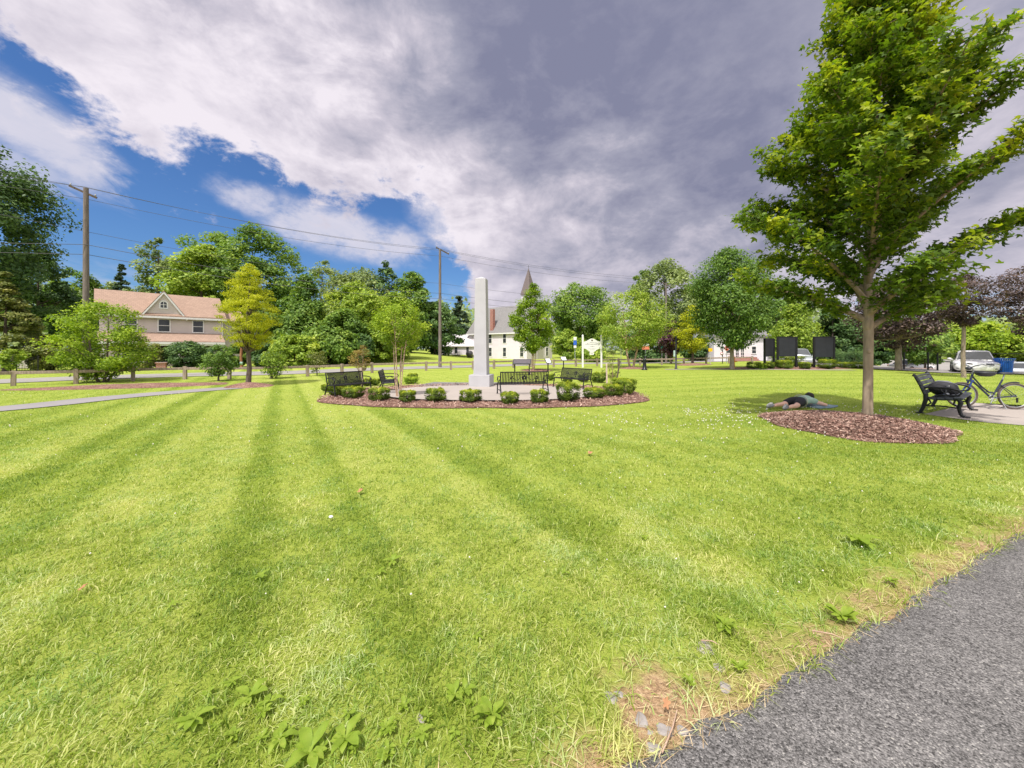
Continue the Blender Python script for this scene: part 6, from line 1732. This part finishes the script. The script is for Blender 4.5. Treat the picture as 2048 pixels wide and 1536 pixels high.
# ------------------------------------------------------------------ cars
def car(label, loc, rz, paint, H=1.46, L=4.75, W=1.86, suv=False):
    root = thing('parked_car', label, 'car', loc, rz, None)
    hb = .98 if suv else .88; hood = hb
    # lower body: stations along x (front at -x), each a rounded section
    def sect(x, w, zb, zt, crown=.03):
        w /= 2
        return [(x, -w * .86, zb), (x, -w * .97, zb + .12), (x, -w, zb + (zt - zb) * .55), (x, -w * .95, zt - .05), (x, -w * .80, zt), (x, 0, zt + crown), (x, w * .80, zt), (x, w * .95, zt - .05), (x, w, zb + (zt - zb) * .55), (x, w * .97, zb + .12), (x, w * .86, zb)]
    st = [(-L / 2, W * .70, .28, .58), (-L / 2 + .06, W * .86, .22, .66), (-L / 2 + .25, W * .95, .2, .74), (-L / 2 + .6, W * .99, .2, hood - .08), (-L / 2 + 1.35, W, .2, hood), (0, W, .2, hb + .02), (L / 2 - 1.0, W, .2, hb + .04), (L / 2 - .35, W * .97, .22, hb + .03), (L / 2 - .06, W * .88, .3, hb - .04), (L / 2, W * .76, .36, hb - .12)]
    def loft(sts, mb):
        vs = []; n = len(sts[0])
        for s in sts: vs += s
        fs = [(i * n + k, i * n + k + 1, (i + 1) * n + k + 1, (i + 1) * n + k) for i in range(len(sts) - 1) for k in range(n - 1)]
        fs += [(i * n + n - 1, i * n, (i + 1) * n, (i + 1) * n + n - 1) for i in range(len(sts) - 1)]
        fs += [tuple(range(n)), tuple(reversed(range((len(sts) - 1) * n, len(sts) * n)))]
        return mb.add(vs, fs, True)
    body = loft([sect(*s) for s in st], MB()).build('body', paint, root)
    xw = -L / 2 + 1.25; xr = -L / 2 + 2.05; xb = L / 2 - (.35 if suv else 1.35); xe = L / 2 - (.12 if suv else .55)
    def cab(x, w, z0, z1, wt):
        return [(x, -w / 2, z0), (x, -wt / 2, z1 - .04), (x, -wt / 2 * .85, z1), (x, 0, z1 + .02), (x, wt / 2 * .85, z1), (x, wt / 2, z1 - .04), (x, w / 2, z0)]
    cb = loft([cab(xw, W * .86, hb - .05, hb - .02, W * .80), cab(xr, W * .9, hb - .05, H - .02, W * .66), cab((xr + xb) / 2, W * .9, hb - .05, H, W * .68), cab(xb, W * .9, hb - .05, H - .05, W * .66), cab(xe, W * .84, hb - .05, hb + .02, W * .78)], MB()).build('cabin', paint, root)
    gl = MB()
    def q(p): gl.add(p, [(0, 1, 2, 3)])
    e = .012
    dx, dz = xr - xw, H - hb
    n = Vector((-dz, 0, dx)).normalized() * .022
    f = lambda t, s: Vector((xw + dx * t, s, hb - .02 + (H - hb) * t)) + n
    q([f(.08, -W * .39), f(.08, W * .39), f(.9, W * .305), f(.9, -W * .305)])
    nb = Vector((dz, 0, xe - xb)).normalized() * .022
    fb = lambda t, s: Vector((xe + (xb - xe) * t, s, hb + .02 + (H - .05 - hb) * t)) + nb
    gl.build('windscreen', GLASSD, cb); gl = MB()
    q([fb(.1, W * .37), fb(.1, -W * .37), fb(.88, -W * .30), fb(.88, W * .30)])
    gl.build('rear_window', GLASSD, cb)
    for s in (-1, 1):
        yw = lambda z: s * (W * .45 + (W * .335 - W * .45) * ((z - hb + .05) / (H - hb + .01)) + .012)
        xm = (xr + xb) / 2; z0, z1 = hb + .03, H - .09
        for pane in ([(xw + .42, yw(z0), z0), (xm - .04, yw(z0), z0), (xm - .04, yw(z1), z1), (xr + .06, yw(z1), z1)], [(xm + .04, yw(z0), z0), (xe - .35, yw(z0), z0), (xb - .06, yw(z1), z1), (xm + .04, yw(z1), z1)]): MB().add(pane, [(0, 1, 2, 3)]).build('side_window', GLASSD, cb)
    for x in (-L / 2 + .92, L / 2 - .98):
        for s in (-1, 1):
            o = MB().lathe([(.0, -.1), (.2, -.11), (.325, -.1), (.335, -.06), (.335, .06), (.325, .1), (.2, .11), (0, .1)], (x, s * (W / 2 - .1), .335), 22, 'y').build('wheel', RUBBER, root)
            MB().lathe([(0, -.122), (.05, -.125), (.19, -.115), (.21, -.105), (.21, .105), (.19, .115), (.05, .125), (0, .122)], (x, s * (W / 2 - .1), .335), 16, 'y').build('rim', STEEL, o)
            MB().lathe([(.30, -.02), (.385, -.02), (.385, .0), (.30, .0)], (x, s * (W / 2 + .006), .345), 22, 'y').build('wheel_arch', BLACKP, body)
    HL = mat('headlight', (.55, .55, .60), .15, var=.3, scale=14, spec=.8)
    for s in (-1, 1):
        MB().ball((-L / 2 + .17, s * W * .37, .665), (.10, .24, .062), 12, 7).build('headlight', HL, root)
        MB().ball((L / 2 - .1, s * W * .39, .78), (.07, .15, .08), 10, 6).build('tail_light', REDS, root)
        m = MB(); m.ball((xw + .42, s * (W / 2 + .10), hb + .07), (.07, .11, .075), 10, 7); m.box((xw + .42, s * (W / 2 - .0), hb + .04), (.05, .14, .04)); m.build('mirror', paint, root)
        MB().ball((-L / 2 + .07, s * W * .36, .36), (.05, .14, .05), 10, 6).build('fog_lamp', BLACKP, root)
    MB().ball((-L / 2 + .055, 0, .56), (.045, W * .27, .06), 16, 8).build('grille', mat('grille_dark', (.10, .09, .10), .4, .5, var=.4, scale=30), root)
    MB().ball((-L / 2 + .05, 0, .31), (.03, W * .24, .035), 14, 7).build('air_intake', BLACKP, root)
    MB().box((-L / 2 + .0, 0, .44), (.03, .42, .12)).build('licence_plate', WHITE, root)
    return root
CW = mat('car_white', (.80, .78, .80), .25, var=.03, coat=.6); CS = mat('car_silver', (.50, .53, .57), .28, .5, var=.05, coat=.6)
x, y = (1947 - CXP) / FOC * 24.6, 24.6
car('white sedan facing the lawn at the right edge of the car park', (x + 1.5, y + 1.2, -.02), math.atan2(y, x) + R(3), CW, 1.52, 4.8, 2.02)
x, y = (1822 - CXP) / FOC * 43, 43
car('distant white sedan seen side-on between the tree trunks', (x, y, gz(x, y) + .02), R(192), CW)
x, y = (1614 - CXP) / FOC * 35, 35
car('silver van parked nose-on between the sign boards', (x, y + 1, gz(x, y) + .02), R(60), CS, 1.62, 4.6, 1.9, True)
x, y = (2052 - CXP) / FOC * 34, 34
car('pale silver car partly hidden behind the blue litter bin', (x, y, gz(x, y) + .05), R(150), CS)

# ------------------------------------------------------------------ weeds, stones and leaves in the foreground
def weeds():
    r = np.random.default_rng(31)
    WM = leafmat('weed_leaf', (.11, .18, .018), (.27, .38, .045), (.44, .50, .09), .45)
    def weed(seed, n, Lf, up):
        q = np.random.default_rng(seed); Vs = []; Fs = []; vv = []; k0 = 0
        for k in range(n):
            th = k * 2.4 + q.normal(0, .4); L = Lf * q.uniform(.55, 1.15); w = L * q.uniform(.28, .42); e = up * q.uniform(.5, 1.3)
            c, s = math.cos(th), math.sin(th); rows = 6
            for i in range(rows + 1):
                t = i / rows; rr = L * t * math.cos(e * (1 - .5 * t)); z = L * (math.sin(e) * t - .45 * t * t) + .012
                ww = w * (max(.0, math.sin(math.pi * min(1, max(0, (t - .15) / .85)) ** .9)) ** .55 if t > .15 else .12) * .5 + .002
                for sd_, dz in ((-1, .25), (0, 0), (1, .25)):
                    Vs.append((rr * c - sd_ * ww * s, rr * s + sd_ * ww * c, max(.004, z + dz * ww + .006 * math.sin(9 * t + k)))); vv.append(np.clip(.45 + .1 * (sd_ == 0) + q.normal(0, .08) + (k % 3) * .06, 0, 1))
            for i in range(rows):
                for j in range(2):
                    a = k0 + i * 3 + j; Fs.append((a, a + 1, a + 4, a + 3))
            k0 += (rows + 1) * 3
        return np_mesh('rosette', np.array(Vs), [np.array(Fs)], WM, np.array(vv), True)
    kinds = [weed(1, 9, .15, .7), weed(2, 14, .12, .95), weed(3, 7, .11, .5), weed(4, 18, .13, 1.1)]
    spots = [(1450, 1262, 1, 1.0, 'dense dark green weed clump left of the two pale stones'), (1685, 1245, 3, .9, 'bushy weed tuft beside the asphalt edge at the right'), (985, 1445, 1, 1.05, 'broad leaved weed rosette at the bottom middle of the lawn'), (1720, 1090, 0, 1.3, 'pale spreading weed patch at the right of the lawn'),
             (520, 1160, 0, .9, 'broad leaved weed in the left middle of the lawn'), (345, 1216, 2, .75, 'single small weed left of the middle of the lawn'), (785, 1130, 0, 1.0, 'weed with upright leaves in the middle of the lawn'), (620, 1520, 0, 1.35, 'large leaved weed at the bottom edge of the photo'),
             (500, 1405, 0, 1.1, 'pale green weed left of the bottom middle'), (540, 1415, 2, 1.1, 'small companion weed beside the pale green weed'), (390, 1450, 0, 1.0, 'leafy weed above the bottom left corner'), (560, 1490, 2, 1.3, 'lone big weed leaf cluster near the bottom edge'), (690, 1490, 0, 1.2, 'weed with long leaves at the bottom edge'),
             (910, 1400, 0, .8, 'small weed above the bottom middle rosette'), (1380, 1375, 3, .6, 'small weed tuft among the stones'), (1480, 1345, 3, .7, 'grassy weed tuft right of the stones'), (1290, 1080, 2, .9, 'small pale weed in the right half of the lawn'), (1030, 1085, 2, .8, 'tiny weed in the centre of the lawn'),
             (1780, 1170, 1, .9, 'weed at the ragged asphalt edge on the right'), (955, 1280, 2, .7, 'upright weed leaf in the centre foreground'), (760, 1150, 2, .9, 'low weed beside the upright weed in the middle'), (1130, 1150, 2, .7, 'low pale weed right of the centre')]
    for i, (px, py, kd, sc, lb) in enumerate(spots):
        x, y, z = G(px, py)
        o = link('broadleaf_weed', kinds[kd] if i else kinds[kd], None, (x, y, z + .02), r.uniform(0, 6.28)); s = sc * (.78 if i < 4 else .5); o.scale = (s, s, s)
        tag(o, lb, 'weed', 'broadleaf weeds in the lawn')
    for i in range(26):
        px, py = r.uniform(380, 1010), r.uniform(1370, 1530)
        x, y, z = G(px, py)
        o = link('broadleaf_weed', kinds[int(r.integers(0, 3))], None, (x, y, z + .015), r.uniform(0, 6.28)); s = r.uniform(.24, .42); o.scale = (s, s, s)
        tag(o, 'small broad leaved weed in the weedy patch along the bottom edge', 'weed', 'small weeds along the bottom edge')
    STN = mat('field_stone', (.33, .30, .285), .85, var=.3, scale=14, bump=.4, bscale=30)
    for i, (px, py, w, lb) in enumerate([(1412, 1296, 40, 'largest pale grey stone in the grass above the bare patch'), (1438, 1335, 26, 'small pale stone below the largest stone'), (1450, 1375, 30, 'flat stone close to the asphalt edge'), (1282, 1440, 34, 'pale stone left in the bare patch'), (1222, 1395, 30, 'grey stone at the upper left of the bare patch'),
                                         (1238, 1388, 22, 'small grey stone touching the grass of the bare patch'), (1330, 1460, 34, 'flat stone in the straw by the asphalt'), (1300, 1465, 18, 'tiny stone left of the flat stone'), (1366, 1462, 28, 'stone nearest the asphalt in the bare patch'), (845, 1435, 26, 'bluish stone at the bottom middle of the lawn'), (1308, 1500, 36, 'brownish stone at the lower edge of the bare patch')]):
        x, y, z = G(px, py); s = w / (FOC / y) * .5
        q = np.random.default_rng(60 + i); ph = q.uniform(0, 6, 3)
        o = MB().ball((0, 0, 0), (s, s * q.uniform(.6, .9), s * .36), 14, 9, lambda dv: 1 + .12 * math.sin(4 * dv[0] + ph[0]) + .1 * math.sin(5 * dv[1] + ph[1])).build('stone', STN, None, (x, y, z - .004), q.uniform(0, 6))
        tag(o, lb, 'stone', 'loose stones by the path')
    LF = mat('dead_leaf', (.40, .20, .10), .8, var=.35, scale=20)
    for px, py, lb, sz in ((720, 990, 'orange dead leaf lying in the dark mowing stripe', .03), (1180, 912, 'tan dead leaf on the lawn right of the centre', .04), (1333, 1430, 'small orange dead leaf among the stones', .018), (165, 1190, 'dark dead leaf at the left of the lawn', .02)):
        x, y, z = G(px, py); m = MB()
        pts = [(sz * 1.0 * math.cos(t) * (1 + .35 * math.cos(5 * t)), sz * .8 * math.sin(t) * (1 + .3 * math.cos(5 * t))) for t in np.linspace(0, 2 * math.pi, 20, endpoint=False)]
        m.add([(a, b, .012 * math.sin(60 * a) + .01) for a, b in pts] + [(0, 0, 0)], [(i, (i + 1) % 20, 20) for i in range(20)], True)
        tag(m.build('dead_leaf', LF, None, (x, y, z + .045), 1.0), lb, 'leaf')
    x, y, z = G(662, 1043); tag(MB().ball((0, 0, 0), (.022, .018, .014), 8, 6).build('litter_scrap', WHITE, None, (x, y, z + .045)), 'tiny white scrap lying on the lawn in the middle', 'litter')
    TW = BARKP
    for px, py, L, rz, lb in ((1660, 1282, .16, -.5, 'brown twig at the asphalt edge on the right'), (1340, 1475, .22, .9, 'pale twig in the straw beside the stones'), (1420, 1300, .09, -.4, 'short dark twig lying across the largest stone')):
        x, y, z = G(px, py); c, s = math.cos(rz), math.sin(rz)
        tag(MB().tube([(-L / 2 * c, -L / 2 * s, .01), (.01, 0, .02), (L / 2 * c, L / 2 * s, .012)], [.004, .0035, .002], 5).build('twig', TW, None, (x, y, z + (.02 if L > .1 else .03))), lb, 'twig')
weeds()
